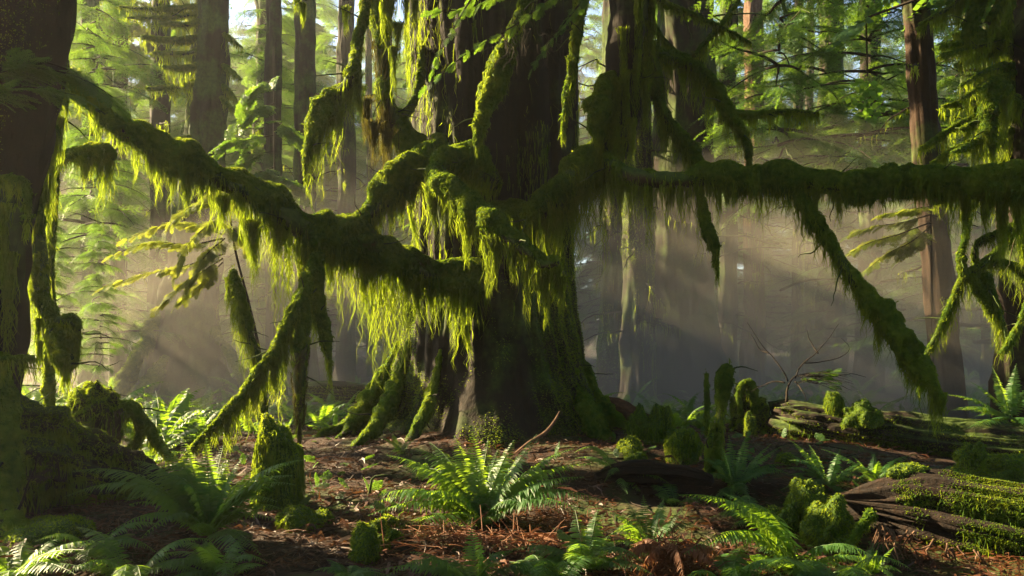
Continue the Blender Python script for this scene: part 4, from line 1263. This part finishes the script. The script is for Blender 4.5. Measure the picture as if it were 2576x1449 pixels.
def fern(label, base, tips, width=.085, mat='fern', pinn=42, extra=0, ext_len=.7, group=None, extra_mat=None, Yb=None, arch=.16):
    """base: photo point of the root crown; tips: (x, y, depth offset, arch)"""
    b = gnd(*base) if Yb is None else at(*base, Yb)
    root = thing('sword_fern', b, label, 'fern', group)
    more = []
    for tp in tips:
        f = RNG.uniform(.62, .98)
        bx, by = base[0], base[1]
        more.append((bx + (tp[0] - bx) * f + RNG.normal(0, 26), by + (tp[1] - by) * f + RNG.normal(0, 16), tp[2] + RNG.normal(0, .18), (tp[3] if len(tp) > 3 else arch) * RNG.uniform(.6, 1.1)))
    for tp in list(tips) + more:
        x, y, dy = tp[:3]
        ar = tp[3] if len(tp) > 3 else arch
        T = at(x, y, b[1] + dy)
        T = b + (T - b) * 1.13
        P = frond_path(b + RNG.normal(0, .02, 3), T, ar)
        L = np.linalg.norm(np.diff(P, axis=0), axis=1).sum()
        frond_mesh(P, 1.45 * width * min(1.25, max(.6, L)), int(pinn * max(.6, min(1.4, L)))).build('frond', M[mat], root, False)
    for k in range(extra * 2):
        a = RNG.random() * 6.28
        L = ext_len * RNG.uniform(.6, 1.1)
        T = b + np.array([math.cos(a) * L * .8, math.sin(a) * L * .8, 0])
        T[2] = float(gz(T[0], T[1])) + RNG.uniform(.08, .4) * L
        P = frond_path(b + RNG.normal(0, .02, 3), T, RNG.uniform(.12, .3) * L)
        frond_mesh(P, 1.4 * width * max(.6, L), int(pinn * .9)).build('frond', M[extra_mat or mat], root, False)
    return root


fern('big sunlit sword fern in front of the ancient spruce with tall glowing upright frond', (1215, 1325),
     [(930, 1272, -.1, .25), (1000, 1165, .2, .2), (1035, 1190, .0, .2), (1060, 1148, .3, .2), (1095, 1135, .5, .15), (1190, 1098, .15, .05), (1150, 1120, .4, .12), (1250, 1150, .5, .1), (1335, 1118, .1, .12), (1285, 1130, .4, .1), (1418, 1150, .1, .18), (1455, 1185, .0, .2), (1440, 1215, -.2, .16), (1492, 1272, -.3, .22), (1440, 1290, -.4, .2), (960, 1300, -.3, .2), (1060, 1260, -.3, .2)],
     width=.105, pinn=44, extra=6, ext_len=.6)
fern('large fern below the leaning branch, half golden half in blue shade', (528, 1352),
     [(205, 1262, -.2, .28), (222, 1205, .0, .25), (300, 1345, -.4, .2), (420, 1142, .3, .1), (465, 1125, .4, .06), (520, 1128, .2, .05), (560, 1140, .5, .08), (600, 1175, .1, .12), (640, 1190, -.1, .12), (735, 1180, -.2, .2), (715, 1235, -.3, .2), (690, 1290, -.3, .15), (355, 1180, .2, .2), (420, 1210, .0, .2), (640, 1390, -.5, .12)],
     width=.10, pinn=42, extra=5, ext_len=.6)
fern('shaded teal fern beside the mossy bank with long arching fronds', (2010, 1440),
     [(1742, 1268, -.1, .22), (1755, 1400, -.3, .25), (1840, 1262, .2, .15), (1900, 1290, .0, .15), (1930, 1330, .3, .12), (2080, 1400, -.1, .15), (1860, 1440, -.3, .1)], width=.105, pinn=44, extra=4)
fern('low shaded fern in the lowest corner beside the ground swell', (40, 1470), [(250, 1375, .1, .12), (160, 1360, .2, .1), (60, 1370, .3, .1), (-40, 1360, .2, .1), (215, 1440, -.1, .1), (120, 1400, 0, .12)], width=.09, extra=3)
fern('low fern whose upright dark frond stands before the big sunlit fern', (1200, 1490), [(1185, 1330, .1, .02), (1050, 1400, .1, .1), (985, 1440, 0, .1), (1120, 1415, .1, .1), (1280, 1400, .1, .1)], width=.10, extra=2)
fern('green fern at the foot of the big sunlit fern with flat spreading fronds', (1470, 1440), [(1290, 1395, .1, .12), (1400, 1340, .2, .1), (1500, 1300, .2, .06), (1560, 1370, .1, .1), (1600, 1430, 0, .1), (1380, 1450, -.1, .1), (1340, 1430, 0, .1)], width=.10, extra=3)
fern('bright small fern on the litter between the dark hollow and the dead clump', (1632, 1395), [(1542, 1300, .1, .1), (1580, 1272, .2, .06), (1620, 1262, .2, .05), (1665, 1272, .1, .08), (1690, 1320, 0, .08), (1570, 1350, -.1, .06)], width=.09, extra=2)
fern('fern sprawling over the root beside the dark hollow', (1560, 1200), [(1640, 1320 - 30, -.3, .1), (1520, 1150, .2, .05), (1510, 1165, 0, .1), (1600, 1180, .1, .08), (1575, 1240, -.2, .05)], width=.07, extra=2)
fern('shaded fern climbing around the foot of the tall mossy post', (1850, 1235), [(1780, 1160, .2, .1), (1835, 1110, .3, .05), (1880, 1100, .2, .05), (1930, 1130, .1, .08), (1960, 1190, 0, .1), (1800, 1260, -.2, .08), (1880, 1275, -.3, .08), (1760, 1205, 0, .1)], width=.085, extra=4)
fern('shaded fern filling the gap below the fallen log', (2080, 1225), [(1990, 1150, .1, .1), (2040, 1130, .2, .06), (2110, 1140, .2, .05), (2160, 1170, .1, .08), (2000, 1230, -.1, .08), (2140, 1260, -.2, .08)], width=.08, extra=4)
fern('dark fern in the notch between the two great logs', (2200, 1215), [(2150, 1155, .1, .05), (2200, 1150, .2, .04), (2250, 1160, .1, .05), (2300, 1150, .2, .08), (2170, 1190, 0, .06)], width=.07, extra=3)
fern('sunlit golden fern beyond the fallen log end', (2540, 1055), [(2400, 1000, .1, .12), (2420, 1030, -.1, .1), (2450, 970, .3, .1), (2500, 935, .3, .06), (2555, 930, .3, .06), (2600, 960, .2, .08), (2460, 1050, -.2, .1)], width=.09, extra=5, Yb=10.8)
fern('bright little fern under the splintered log among thin roots', (2190, 1445), [(2160, 1390, 0, .03), (2195, 1375, .1, .03), (2230, 1395, 0, .03), (2180, 1400, -.1, .03)], width=.05, extra=3, ext_len=.25)
fern('tiny fern on the litter before the furry moss knob', (880, 1468), [(830, 1415, .1, .05), (900, 1432, .1, .05), (800, 1440, 0, .06), (950, 1440, 0, .06)], width=.07, extra=2, ext_len=.4)
fern('shaded fern in front of the half golden fern', (560, 1450), [(430, 1400, .1, .1), (480, 1420, -.1, .1), (520, 1370, .1, .06), (600, 1370, .1, .06), (660, 1420, 0, .1), (390, 1440, -.1, .1)], width=.085, extra=3, ext_len=.5)
fern('dark little fern at the foot of the great spruce trunk', (1010, 1140), [(960, 1105, .1, .05), (990, 1095, .1, .05), (1040, 1110, 0, .05)], width=.05, extra=2, ext_len=.3)


# small seedlings and ground leaves
def ground_cover():
    n = 1500
    Y = 4.5 + 10.5 * RNG.random(n) ** 1.3
    X = (RNG.random(n) * 2 - 1) * (Y * .68 + .3)
    m = vnoise(np.stack([X, Y, 0 * X], -1) * .75 + 31) + .25 * RNG.normal(0, 1, n) > .22
    X, Y = X[m], Y[m]
    n = len(X)
    mb = MB()
    d = np.stack([RNG.normal(0, 1, n), RNG.normal(0, 1, n), RNG.uniform(.2, 1.2, n)], -1)
    put_sprays(mb, np.stack([X, Y, gz(X, Y) + .01], -1), d, RNG.uniform(.06, .2, n), SPRAYS)
    tag(mb.build('ground_leaves', M['leaf'], None, False), 'small green seedlings and leaves scattered over the needle litter', 'ground cover', None, 'stuff')


ground_cover()


# dead reddish fern clump
def dead_clump():
    b = gnd(1690, 1462)
    root = thing('dead_fern', b, 'withered rust red fern collapsed in a tangled sunlit heap', 'dead fern')
    mb = MB()
    for _ in range(420):
        p = b + np.array([RNG.normal(0, .13), RNG.normal(0, .12), 0])
        p[2] += .30 * math.exp(-((p[0] - b[0]) ** 2 + (p[1] - b[1]) ** 2) / .025) * RNG.random() + .02
        d = nz(np.array([RNG.normal(0, 1), RNG.normal(0, 1), RNG.normal(.1, .6)]))
        Q = arc(p, d, RNG.uniform(.08, .3), RNG.uniform(-.05, .25), 8)
        Q = Q + np.stack([fbm(Q * 14, 2), fbm(Q * 14 + 5, 2), fbm(Q * 14 + 9, 2)], -1) * .03
        add_tube(mb, Q, np.linspace(.005, .002, 8), seg=4, cap=False)
    mb.build('tangle', M['fern_dead'], root)
    for a in np.linspace(0, 6.28, 9)[:-1]:
        L = .42
        T = b + np.array([math.cos(a) * L, math.sin(a) * L, .05])
        frond_mesh(frond_path(b + np.array([0, 0, .12]), T, .18), .05, 26, fold=1.2, curl=.9).build('frond', M['fern_dead'], root, False)


dead_clump()
for k, (x, y, n) in enumerate(((1130, 1375, 200), (1290, 1380, 200), (1380, 1330, 120))):
    b = gnd(x, y)
    mb = MB()
    for _ in range(n):
        p = b + np.array([RNG.normal(0, .22), RNG.normal(0, .12), .02 + .08 * RNG.random()])
        d = nz(np.array([RNG.normal(0, 1), RNG.normal(0, 1), RNG.normal(.05, .35)]))
        Q = arc(p, d, RNG.uniform(.08, .3), RNG.uniform(0, .2), 7)
        add_tube(mb, Q, np.linspace(.004, .002, 7), seg=4, cap=False)
    tag(mb.build('dead_fronds_litter', M['fern_dead'], None), ['curled rust fronds below the big sunlit fern, towards the pale moss tufts', 'curled rust fronds directly under the big sunlit fern', 'curled rust fronds under the long arching side of the big fern'][k], 'leaf litter', None, 'stuff')

# thin hanging roots under the splintered log
for lab, base, n, L in (('dark fern sprawled across the litter under the half golden fern', (330, 1470), 7, .6), ('deep green fern between the flat spreading one and the dead heap', (1390, 1490), 7, .6),
                        ('shaded fern between the dead heap and the arching teal fern', (1830, 1475), 6, .5), ('dark fern along the slim buried log', (2120, 1480), 6, .5), ('shaded fern crowding the foot of the moss mounds', (1900, 1330), 5, .45), ('dim fern in the hollow beside the mossy post', (1700, 1275), 4, .4), ('shaded fern before the nurse log root', (250, 1400), 5, .5), ('dim fern hugging the splintered log moss', (2080, 1300), 5, .45)):
    fern(lab, base, [], width=.10, extra=n, ext_len=L)

rt = thing('root_tangle', at(2320, 1400, 6.0), 'tangle of thin brown roots hanging beneath the splintered log', 'roots')
for k in range(26):
    x0 = RNG.uniform(2200, 2560)
    p = at(x0, 1330 + (x0 - 2200) * .2, 5.75)
    mb = MB()
    Q = arc(p, nz(np.array([RNG.normal(0, .6), RNG.normal(-.2, .3), -1])), RNG.uniform(.15, .45), RNG.uniform(-.1, .1), 12)
    Q = Q + np.stack([fbm(Q * 8, 2), fbm(Q * 8 + 5, 2), fbm(Q * 8 + 9, 2)], -1) * .06
    add_tube(mb, Q, np.linspace(.008, .003, 12), seg=5)
    mb.build('root', M['bark_red'], rt)

# =================================================================== the forest behind
# big trunk at the upper left with tiers of moss fringed branches
def tiered_tree():
    Y = 20.5
    b = at(478, 1000, Y)
    root = thing('tiered_spruce', (b[0], Y, float(gz(b[0], Y))), 'tall dark trunk with tiers of golden moss fringed branches and mossy buttress base', 'tree')
    z = np.linspace(-.6, 15, 110)
    yv = HY - (z - CZ) / (S * Y)
    c = np.interp(yv, [-1000, 0, 380, 750, 1010], [575, 540, 512, 478, 462])
    r = np.interp(yv, [-1000, 0, 380, 620, 760, 860, 940, 1010, 1100], [30, 40, 50, 60, 72, 86, 104, 130, 170])
    P = np.stack([(c - CX) * S * Y, np.full_like(z, Y), z], -1)
    mb = MB()
    V, F = add_tube(mb, P, r * S * Y, seg=60, ridges=.22, amp=.05, freq=1.2, seed=11)
    tr = mb.build('trunk', M['bark_far'], root)
    fz = MB()
    fuzz(fz, V, F, 400, .05, .02, .4, lambda cc, n: np.clip(fbm(cc * np.array([1.2, 1.2, .5]), 3) - .05 + .5 * n[:, 2], 0, 1) * (cc[:, 2] < 6), 20000)
    fz.build('moss_cushion', M['moss'], tr, False)
    for y, x0, x1, h in ((40, 320, 495, 50), (58, 400, 498, 60), (100, 355, 495, 70), (132, 385, 492, 60), (168, 410, 490, 90), (215, 368, 488, 70), (20, 300, 500, 60), (-30, 330, 500, 80), (345, 440, 475, 30)):
        mossy_limb(root, [(x1 + 20, y - 10, Y - .1, 7), ((x0 + x1) / 2 + 20, y + 4, Y - .5, 8), (x0, y + RNG.uniform(-10, 8), Y - 1, 4)], [(0, h), (.5, h), (1, h * .5)], 8, .9, step=.13, hang_w=.022, n_str=14)
    for y, x1, h in ((180, 605, 60), (230, 595, 50), (100, 610, 50), (260, 590, 40)):
        mossy_limb(root, [(545, y - 20, Y, 6), ((545 + x1) / 2, y - 5, Y - .3, 6), (x1, y + 20, Y - .6, 3)], [(0, h), (1, h * .6)], 8, .9, step=.12, hang_w=.022, n_str=12)
    for pts in ([(395, 790, 20.0, 14), (370, 850, 19.6, 16), (335, 920, 19.1, 18), (300, 985, 18.6, 16), (275, 1020, 18.3, 8)], [(420, 900, 19.5, 12), (385, 950, 19.1, 16), (350, 1010, 18.6, 14)], [(540, 830, 20.1, 12), (580, 890, 19.6, 14), (620, 960, 19.2, 12)]):
        mossy_limb(root, pts, None, 12, .9, name='root', fuzzl=.05)


tiered_tree()


# columns of big trunks to the right of the spruce
def column(label, x, Y, w, lean=0.0, mat='bark_far', twigs=14, base=1.35, H=16.5, moss=0, name='forest_spruce', group=None):
    X = at(x, 900, Y)[0]
    root = thing(name, (X, Y, float(gz(X, Y))), label, 'tree', group)
    z = np.linspace(-.6, H, 90)
    r = px(Y, w) * (1.02 - .25 * np.clip(z / H, 0, 1)) * (1 + (base - 1) * np.exp(-np.clip(z, 0, None) / (px(Y, w) * 2.4)))
    sd = RNG.random() * 40
    P = np.stack([X + lean * (z - 1.5) + .06 * vnoise(np.stack([z * .3 + sd, 0 * z, 0 * z], -1)), np.full_like(z, Y), z], -1)
    mb = MB()
    V, F = add_tube(mb, P, r, seg=44, ridges=.20, amp=.03, freq=1.5, seed=sd)
    tr = mb.build('trunk', M[mat], root)
    if moss:
        fz = MB()
        fuzz(fz, V, F, 300, .06, .02, .5, lambda c, n: np.clip(fbm(c * np.array([1.5, 1.5, .5]) + sd, 3) + .15 - .6 * n[:, 0], 0, 1) * (c[:, 2] < 9), 16000)
        p, nr = sample_quads(V, F, 900, lambda c, n: np.clip(-n[:, 0] + .2, 0, 1) * (c[:, 2] > 1) * (c[:, 2] < 9))
        strands(fz, p, .1 + .6 * RNG.random(len(p)) ** 2, None, 0, .02, seg=4, wig=.04)
        fz.build('moss_cushion', M['moss_drape'], tr, False)
    for _ in range(twigs):
        hz = RNG.uniform(1.5, 9)
        k = int(np.searchsorted(z, hz))
        a = RNG.random() * 6.28
        d = np.array([math.cos(a), math.sin(a), RNG.uniform(-.3, .2)])
        L = RNG.uniform(.5, 1.8)
        Q = arc(P[k] + d * r[k] * .9, d, L, RNG.uniform(0, .4), 10)
        Q = Q + np.stack([fbm(Q * 2, 2), fbm(Q * 2 + 5, 2), fbm(Q * 2 + 9, 2)], -1) * .1
        m = MB()
        add_tube(m, Q, np.linspace(.025, .006, 10), seg=5)
        o = m.build('dead_branch', M['twig'], root)
        hm = MB()
        kk = RNG.integers(1, 10, 30)
        strands(hm, Q[kk] + RNG.normal(0, .03, (30, 3)), .05 + .3 * RNG.random(30) ** 2, None, 0, .02, seg=4, wig=.03)
        hm.build('hanging_moss', M['moss_drape'], o, False)
    return root


column('pale shadowed trunk nearest the great spruce, in the light shafts', 1545, 21, 34, moss=1)
column('trunk with sunlit moss edge, second column beyond the great spruce', 1602, 19.5, 42, moss=1)
column('broadest far trunk, third column beyond the great spruce, crossed by light shafts', 1718, 20.5, 78, moss=0, twigs=22)
column('reddish slender trunk with sunlit patches beyond the broad column', 1895, 27, 26, mat='bark_red', twigs=10, moss=1)
column('leaning brown trunk with sunlit bark standing behind the golden snag', 2372, 14.5, 36, lean=-.075, mat='bark_rust', base=1.25, twigs=8)
column('blue dark trunk sunk in mist behind the golden snag', 2452, 30, 34, base=1.3, twigs=5)
column('pale misty trunk behind the dropping branch', 2092, 27, 34, twigs=8, base=1.2)
column('thin twin trunk with glinting moss, beside the misty pale one', 2008, 29, 14, twigs=8, moss=1, base=1.2)
column('thinnest misty trunk between the reddish and pale ones', 2040, 33, 11, twigs=4, moss=1, base=1.2)
column('dark trunk seen between the arching limbs and the bare stem', 770, 24, 30, twigs=16, base=1.3)
column('dark slender trunk rising behind the bright sapling', 405, 24, 26, twigs=14, base=1.3)
column('misty trunk visible under the arching limbs', 870, 28, 24, twigs=6, base=1.2)
column('narrow sunlit trunk just clear of the great spruce base', 975, 26, 13, twigs=5, moss=1, base=1.2)
column('narrow pale trunk among the glittering far stems', 930, 31, 10, twigs=4, moss=1, base=1.2)
column('dim trunk behind the thin mossy snag', 230, 26, 24, twigs=12, base=1.3)
column('dark trunk behind the shaggy brown branch', 665, 30, 26, twigs=8, base=1.25)


column('straight dark trunk between the tiered trunk and the bare upright stem', 690, 23, 24, twigs=10, base=1.25)
column('tall shadowed trunk seen past the limbs at the upper right of the bole', 1830, 24, 24, twigs=18, base=1.25)
column('dark trunk behind the high boughs beside the leaning brown trunk', 2190, 25, 30, twigs=18, base=1.25)
column('dim slender trunk just past the mossy snag in the glow', 300, 27, 20, twigs=12, base=1.25)
column('shadowed trunk near the bent mossy branch', 2500, 23, 30, twigs=14, base=1.25)


# young hemlocks and far conifers: templates, then copies
def free(o, *a, **k):
    return o


# sunlit sapling left of centre
def sapling(label, base, Y, pts_list, stem, mat='leaf_sunlit', size=.34, n=22, name='young_hemlock', bank=None):
    X = at(base[0], base[1], Y)[0]
    root = thing(name, (X, Y, float(gz(X, Y))), label, 'sapling')
    mb = MB()
    P = spline(np.array([at(x, y, Y) for x, y in stem]), 30)
    add_tube(mb, P, np.linspace(.034, .010, 30), seg=8, amp=.1)
    mb.build('trunk', M['twig'], root)
    for pts in pts_list:
        Q = spline(np.array([at(x, y, Y + dy) for x, y, dy in pts]), 14)
        mw, ml = MB(), MB()
        bough(mw, ml, Q, .012, bank or SPRAYS, n, size, .15)
        o = ml.build('leafy_branch', M[mat], root, False)
        mw.build('twig', M['twig'], o)
    return root


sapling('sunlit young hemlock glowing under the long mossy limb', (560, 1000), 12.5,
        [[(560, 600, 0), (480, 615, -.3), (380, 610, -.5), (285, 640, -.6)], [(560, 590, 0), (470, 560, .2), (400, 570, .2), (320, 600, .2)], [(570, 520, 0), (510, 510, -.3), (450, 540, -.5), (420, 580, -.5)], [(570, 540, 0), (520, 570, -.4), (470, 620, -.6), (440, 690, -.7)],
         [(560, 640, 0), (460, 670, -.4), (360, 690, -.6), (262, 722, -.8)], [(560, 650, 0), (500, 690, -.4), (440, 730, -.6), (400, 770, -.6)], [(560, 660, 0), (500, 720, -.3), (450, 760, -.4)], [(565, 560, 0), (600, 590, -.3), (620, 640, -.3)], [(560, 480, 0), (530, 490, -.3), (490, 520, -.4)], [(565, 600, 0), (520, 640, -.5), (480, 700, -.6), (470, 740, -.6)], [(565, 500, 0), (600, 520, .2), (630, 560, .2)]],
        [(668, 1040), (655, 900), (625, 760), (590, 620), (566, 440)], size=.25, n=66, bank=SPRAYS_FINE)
sapling('bright sunlit maple branches glowing beyond the dark edge trunk', (330, 1000), 30,
        [[(330, 20, 0), (280, 40, -.5), (220, 70, -1), (180, 130, -1)], [(330, 60, 0), (390, 90, -.5), (430, 140, -.8), (445, 195, -1)], [(330, 90, 0), (280, 130, -.5), (230, 170, -.8), (190, 210, -1)], [(335, -30, 0), (270, -40, -.5), (200, -10, -1), (165, 60, -1)], [(330, 40, 0), (360, 80, -.3), (400, 150, -.5), (400, 210, -.5)], [(330, 130, 0), (290, 180, -.3), (250, 210, -.3)],
         [(330, 100, 0), (340, 140, -.6), (360, 190, -.8), (350, 220, -.8)], [(330, -60, 0), (400, -50, -.4), (450, -10, -.4), (480, 60, -.4)], [(330, 0, 0), (380, 20, -.5), (430, 50, -.5), (460, 110, -.5)], [(330, 10, 0), (300, 60, .4), (270, 110, .4), (220, 120, .4)]],
        [(310, 1010), (316, 800), (322, 500), (330, 200), (335, -60)], size=1.0, n=40, name='young_maple', bank=SPRAYS)
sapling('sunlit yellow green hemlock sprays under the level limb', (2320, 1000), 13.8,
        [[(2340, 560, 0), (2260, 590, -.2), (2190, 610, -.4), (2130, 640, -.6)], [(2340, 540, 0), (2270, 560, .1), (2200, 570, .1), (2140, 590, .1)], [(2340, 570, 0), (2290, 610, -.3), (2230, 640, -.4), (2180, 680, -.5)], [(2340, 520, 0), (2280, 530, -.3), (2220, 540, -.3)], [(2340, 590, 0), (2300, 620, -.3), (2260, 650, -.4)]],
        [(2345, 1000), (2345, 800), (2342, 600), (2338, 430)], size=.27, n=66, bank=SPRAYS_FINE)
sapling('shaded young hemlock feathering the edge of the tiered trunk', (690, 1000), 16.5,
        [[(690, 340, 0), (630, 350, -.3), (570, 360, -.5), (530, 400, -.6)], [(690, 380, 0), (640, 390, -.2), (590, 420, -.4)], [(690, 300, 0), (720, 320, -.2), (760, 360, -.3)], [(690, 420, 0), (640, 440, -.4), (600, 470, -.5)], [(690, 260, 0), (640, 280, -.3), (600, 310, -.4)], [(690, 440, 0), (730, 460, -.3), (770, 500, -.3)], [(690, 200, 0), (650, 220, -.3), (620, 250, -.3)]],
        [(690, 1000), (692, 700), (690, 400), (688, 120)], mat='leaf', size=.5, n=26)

T_A = conifer('hemlock', 'feathery hemlock filling the misty forest', 13, .16, 76, 2.6, 1.2, SPRAYS_OPEN, 22, .60, group='hemlocks in the misty forest')
T_B = conifer('hemlock', 'feathery hemlock filling the misty forest', 9, .10, 62, 2.1, .6, SPRAYS_OPEN, 22, .50, group='hemlocks in the misty forest')
T_C = conifer('spruce', 'tall straight spruce trunk far back in the misty forest', 16.5, .42, 44, 2.8, 4.0, SPRAYS_COARSE, 12, .75, dead=26, group='spruces in the misty forest')
T_D = conifer('spruce', 'tall straight spruce trunk far back in the misty forest', 17, .62, 34, 3.0, 5.0, SPRAYS_COARSE, 12, .8, dead=34, group='spruces in the misty forest')
T_F = conifer('spruce', 'unseen broad spruce added behind the view to dim the sky light', 15, .5, 60, 8.0, 9.5, SPRAYS_COARSE, 22, 1.25, group='unseen spruces added to dim the sky light')
T_E = conifer('hemlock', 'tall hemlock with high boughs above the mist', 13, .18, 66, 2.9, 4.6, SPRAYS_OPEN, 22, .62, dead=16)
USED = {}
TL = {t.name: t['label'] for t in (T_A, T_B, T_C, T_D, T_E, T_F)}
TG = {t.name: t.get('group') for t in (T_A, T_B, T_C, T_D, T_E, T_F)}


def shades(x, Y, H):
    X = (x - CX) * S * Y
    u = X * h[1] - (Y - 9.5) * h[0]
    s = X * h[0] + (Y - 9.5) * h[1]
    return -5 < u < 14.5 and 0 < s and H > s * .48 and RNG.random() < (1 if u < 4.5 else .8)


def put(T, x, Y, rz=None, sc=1.0, label=None, group=None):
    o = T if T.name not in USED else dup(T)
    USED[T.name] = 1
    X = at(x, 900, Y)[0]
    o.location = (X, Y, float(gz(X, Y)))
    o.rotation_euler = (0, 0, RNG.random() * 6.28 if rz is None else rz)
    o.scale = (sc, sc, sc)
    tag(o, label or TL[T.name], None, None if label else TG[T.name])
    if label and 'group' in o:
        del o['group']
    return o


# hemlocks that fill the middle distance, near ones chosen by what they frame
for x, Y, sc, lab in ((1960, 17.5, 1.0, 'dark hemlock spreading behind the level limb, beside the reddish slender trunk'), (2190, 18.5, 1.05, 'green hemlock between the leaning brown trunk and the dropping branch'),
                      (2080, 21, 1.1, 'hemlock rising just behind the dropping mossy branch'), (2440, 19, 1.1, 'bright hemlock behind the bent mossy branch'),
                      (700, 30, 1.0, 'tall hemlock between the tiered trunk and the arching limbs'), (850, 32, 1.1, 'hemlock seen through the gap beside the bare upright stem'), (655, 27.5, 1.25, 'hemlock with drooping boughs right beside the tiered trunk'), (250, 20, .9, 'shaded hemlock beneath the glowing maple'), (1800, 23, 1.1, 'hemlock between the broad column and the reddish trunk')):
    put(T_E if x > 1500 and x < 2300 or x == 428 else T_A, x, Y, None, sc, lab)
for x, Y, sc, lab in ((120, 13.2, .42, 'low shaded hemlock close behind the dark edge trunk'), (255, 14.6, .42, 'low shaded hemlock below the glowing maple beside the arched branch'), (-90, 11.8, .6, 'shaded hemlock half hidden by the dark edge trunk')):
    put(T_B, x, Y, None, sc, lab)
for k in range(34):
    Y = RNG.uniform(21, 40)
    x = RNG.uniform(-100, 2680)
    sc, T = RNG.uniform(.75, 1.2), (T_B if RNG.random() < .5 else T_A)
    if not shades(x, Y, (9 if T is T_B else 13) * sc):
        put(T, x, Y, None, sc)
for k in range(34):
    Y = 27 + 45 * RNG.random() ** 1.2
    x = RNG.uniform(-150, 2750)
    if not shades(x, Y, 15):
        put(T_C if RNG.random() < .6 else T_D, x, Y, None, RNG.uniform(.8, 1.1))
for k in range(90):
    Y = RNG.uniform(34, 75)
    x = RNG.uniform(-100, 2680) if k > 40 else RNG.uniform(-100, 900)
    if not shades(x, Y, 15):
        put(T_A, x, Y, None, RNG.uniform(1.0, 1.35))


for x, Y, sc in ((470, 50, 1.7), (545, 47, 1.6), (610, 52, 1.75), (690, 48, 1.65), (770, 53, 1.75), (850, 47, 1.6), (400, 46, 1.5), (1500, 50, 1.7), (1010, 52, 1.7), *[(x, RNG.uniform(52, 60), RNG.uniform(1.75, 2.1)) for x in range(-60, 2680, 85)], *[(x, RNG.uniform(38, 46), RNG.uniform(1.35, 1.65)) for x in range(-20, 2680, 100) if not shades(x, 41, 18)]):
    put(T_A, x, Y, None, sc)
for X, Y, T in ((-7, -4, T_C), (-3.5, -6.5, T_A), (1.5, -5, T_D), (5, -6.5, T_A), (8, -2, T_C), (9, 3, T_A), (11, 7, T_D), (-9.5, 1.5, T_C), (4, -3.5, T_B), (-1.5, -3.5, T_A), (13, 12, T_A), (-5, -3, T_A), (-9, -8, T_A), (0, -8, T_A), (6.5, -4, T_A), (9, -6, T_A), (-2.5, -4.5, T_E), (2.8, -3.2, T_E), (7, 0.5, T_A), (-7, -1, T_B), (10, 0, T_A), (-12, -4, T_A), (3.5, -8, T_C), (-7.2, 7.2, T_B)):  # unseen trees round the camera, added to cut sky fill and sun
    o = put(T, 1288, 10, None, .55 if Y == 7.2 else 1.0, None)
    tag(o, 'unseen conifer added outside the view to block light', None, 'unseen conifers added to block light')
    o.location = (X, Y, float(gz(X, Y)))


for k, (X, Y) in enumerate(((1.5, -3.2), (8.5, 2.5), (-6.5, -3.5), (11, -5), (12.5, 9))):  # unseen wide crowns added overhead to lower the ambient light
    o = T_F if k == 0 else dup(T_F)
    o.location = (X, Y, float(gz(X, Y)))
    o.rotation_euler = (0, 0, k * 1.3)


for k, u in ((1, 8.0), (3, 12.2)):  # unseen trees toward the sun, added to cut shafts into the mist
    s = (19, 24, 20, 25)[k]
    o = put(T_C, 1288, 10, k * 1.7, (.92, 1.02, .9, 1.05)[k], None)
    tag(o, 'unseen conifer added outside the view to block light', None, 'unseen conifers added to block light')
    X, Y = u * h[1] + s * h[0], 9.5 - u * h[0] + s * h[1]
    o.location = (X, Y, float(gz(X, Y)))


# fern fields in the mist
def fern_template(label, n, L, group, mat='fern'):
    mb = MB()
    for k in range(n):
        a = k * 2.4 + RNG.normal(0, .3)
        l = L * RNG.uniform(.65, 1.1)
        el = RNG.uniform(.15, .75)
        T = np.array([math.cos(a) * l * .8, math.sin(a) * l * .8, l * el])
        m = frond_mesh(frond_path(np.zeros(3), T, RNG.uniform(.1, .3) * l, 14), .11 * l, 18)
        mb.add(np.concatenate(m.v), np.zeros((0, 4), int))
        n0 = mb.n
        mb.v.append(np.concatenate(m.v))
        mb.f += [f + n0 for f in m.f]
        mb.n += m.n
    o = mb.build('sword_fern', M[mat], None, False)
    return tag(o, label, 'fern', group)


FT = [fern_template('misty sword fern in the fern field', n, L, 'sword ferns in the misty field') for n, L in ((12, .85), (15, 1.0), (10, .75))]
FU = set()


def put_fern(k, X, Y, sc, label=None, group=None):
    o = FT[k]
    if k in FU:
        o = o.copy()
        COL.objects.link(o)
    FU.add(k)
    o.location = (X, Y, float(gz(X, Y)) - .02)
    o.rotation_euler = (RNG.normal(0, .08), RNG.normal(0, .08), RNG.random() * 6.28)
    o.scale = (sc, sc, sc)
    if label: o['label'] = label
    if group: o['group'] = group
    return o


cnt = 0
while cnt < 215:
    Y = RNG.uniform(8.8, 32) if cnt < 130 else RNG.uniform(8.8, 17)
    x = RNG.uniform(-60, 2640)
    X = (x - CX) * S * Y
    if abs(X - TX) < 2.4 and Y < 13.5:
        continue
    if Y < 11 and 430 < x < 1900:
        continue
    if Y < 13 and x > 1800:
        continue
    left = x < 1000
    put_fern(int(RNG.integers(0, 3)), X, Y, RNG.uniform(.6, 1.25), 'misty blue green sword fern behind the nurse log and leaning branches' if left else 'misty sword fern growing beyond the fallen logs', 'sword ferns behind the nurse log' if left else 'sword ferns beyond the fallen logs')
    cnt += 1

SC.cycles.use_denoising = True
SC.cycles.max_bounces = 6
SC.cycles.diffuse_bounces = 2
SC.cycles.glossy_bounces = 2
SC.cycles.transmission_bounces = 4
SC.cycles.volume_bounces = 0
SC.cycles.transparent_max_bounces = 4
SC.cycles.sample_clamp_indirect = 4.0
SC.view_settings.view_transform = 'Standard'
SC.view_settings.look = 'None'
SC.view_settings.exposure = 2.88
SC.view_settings.gamma = 1.0
SC.view_settings.use_curve_mapping = False
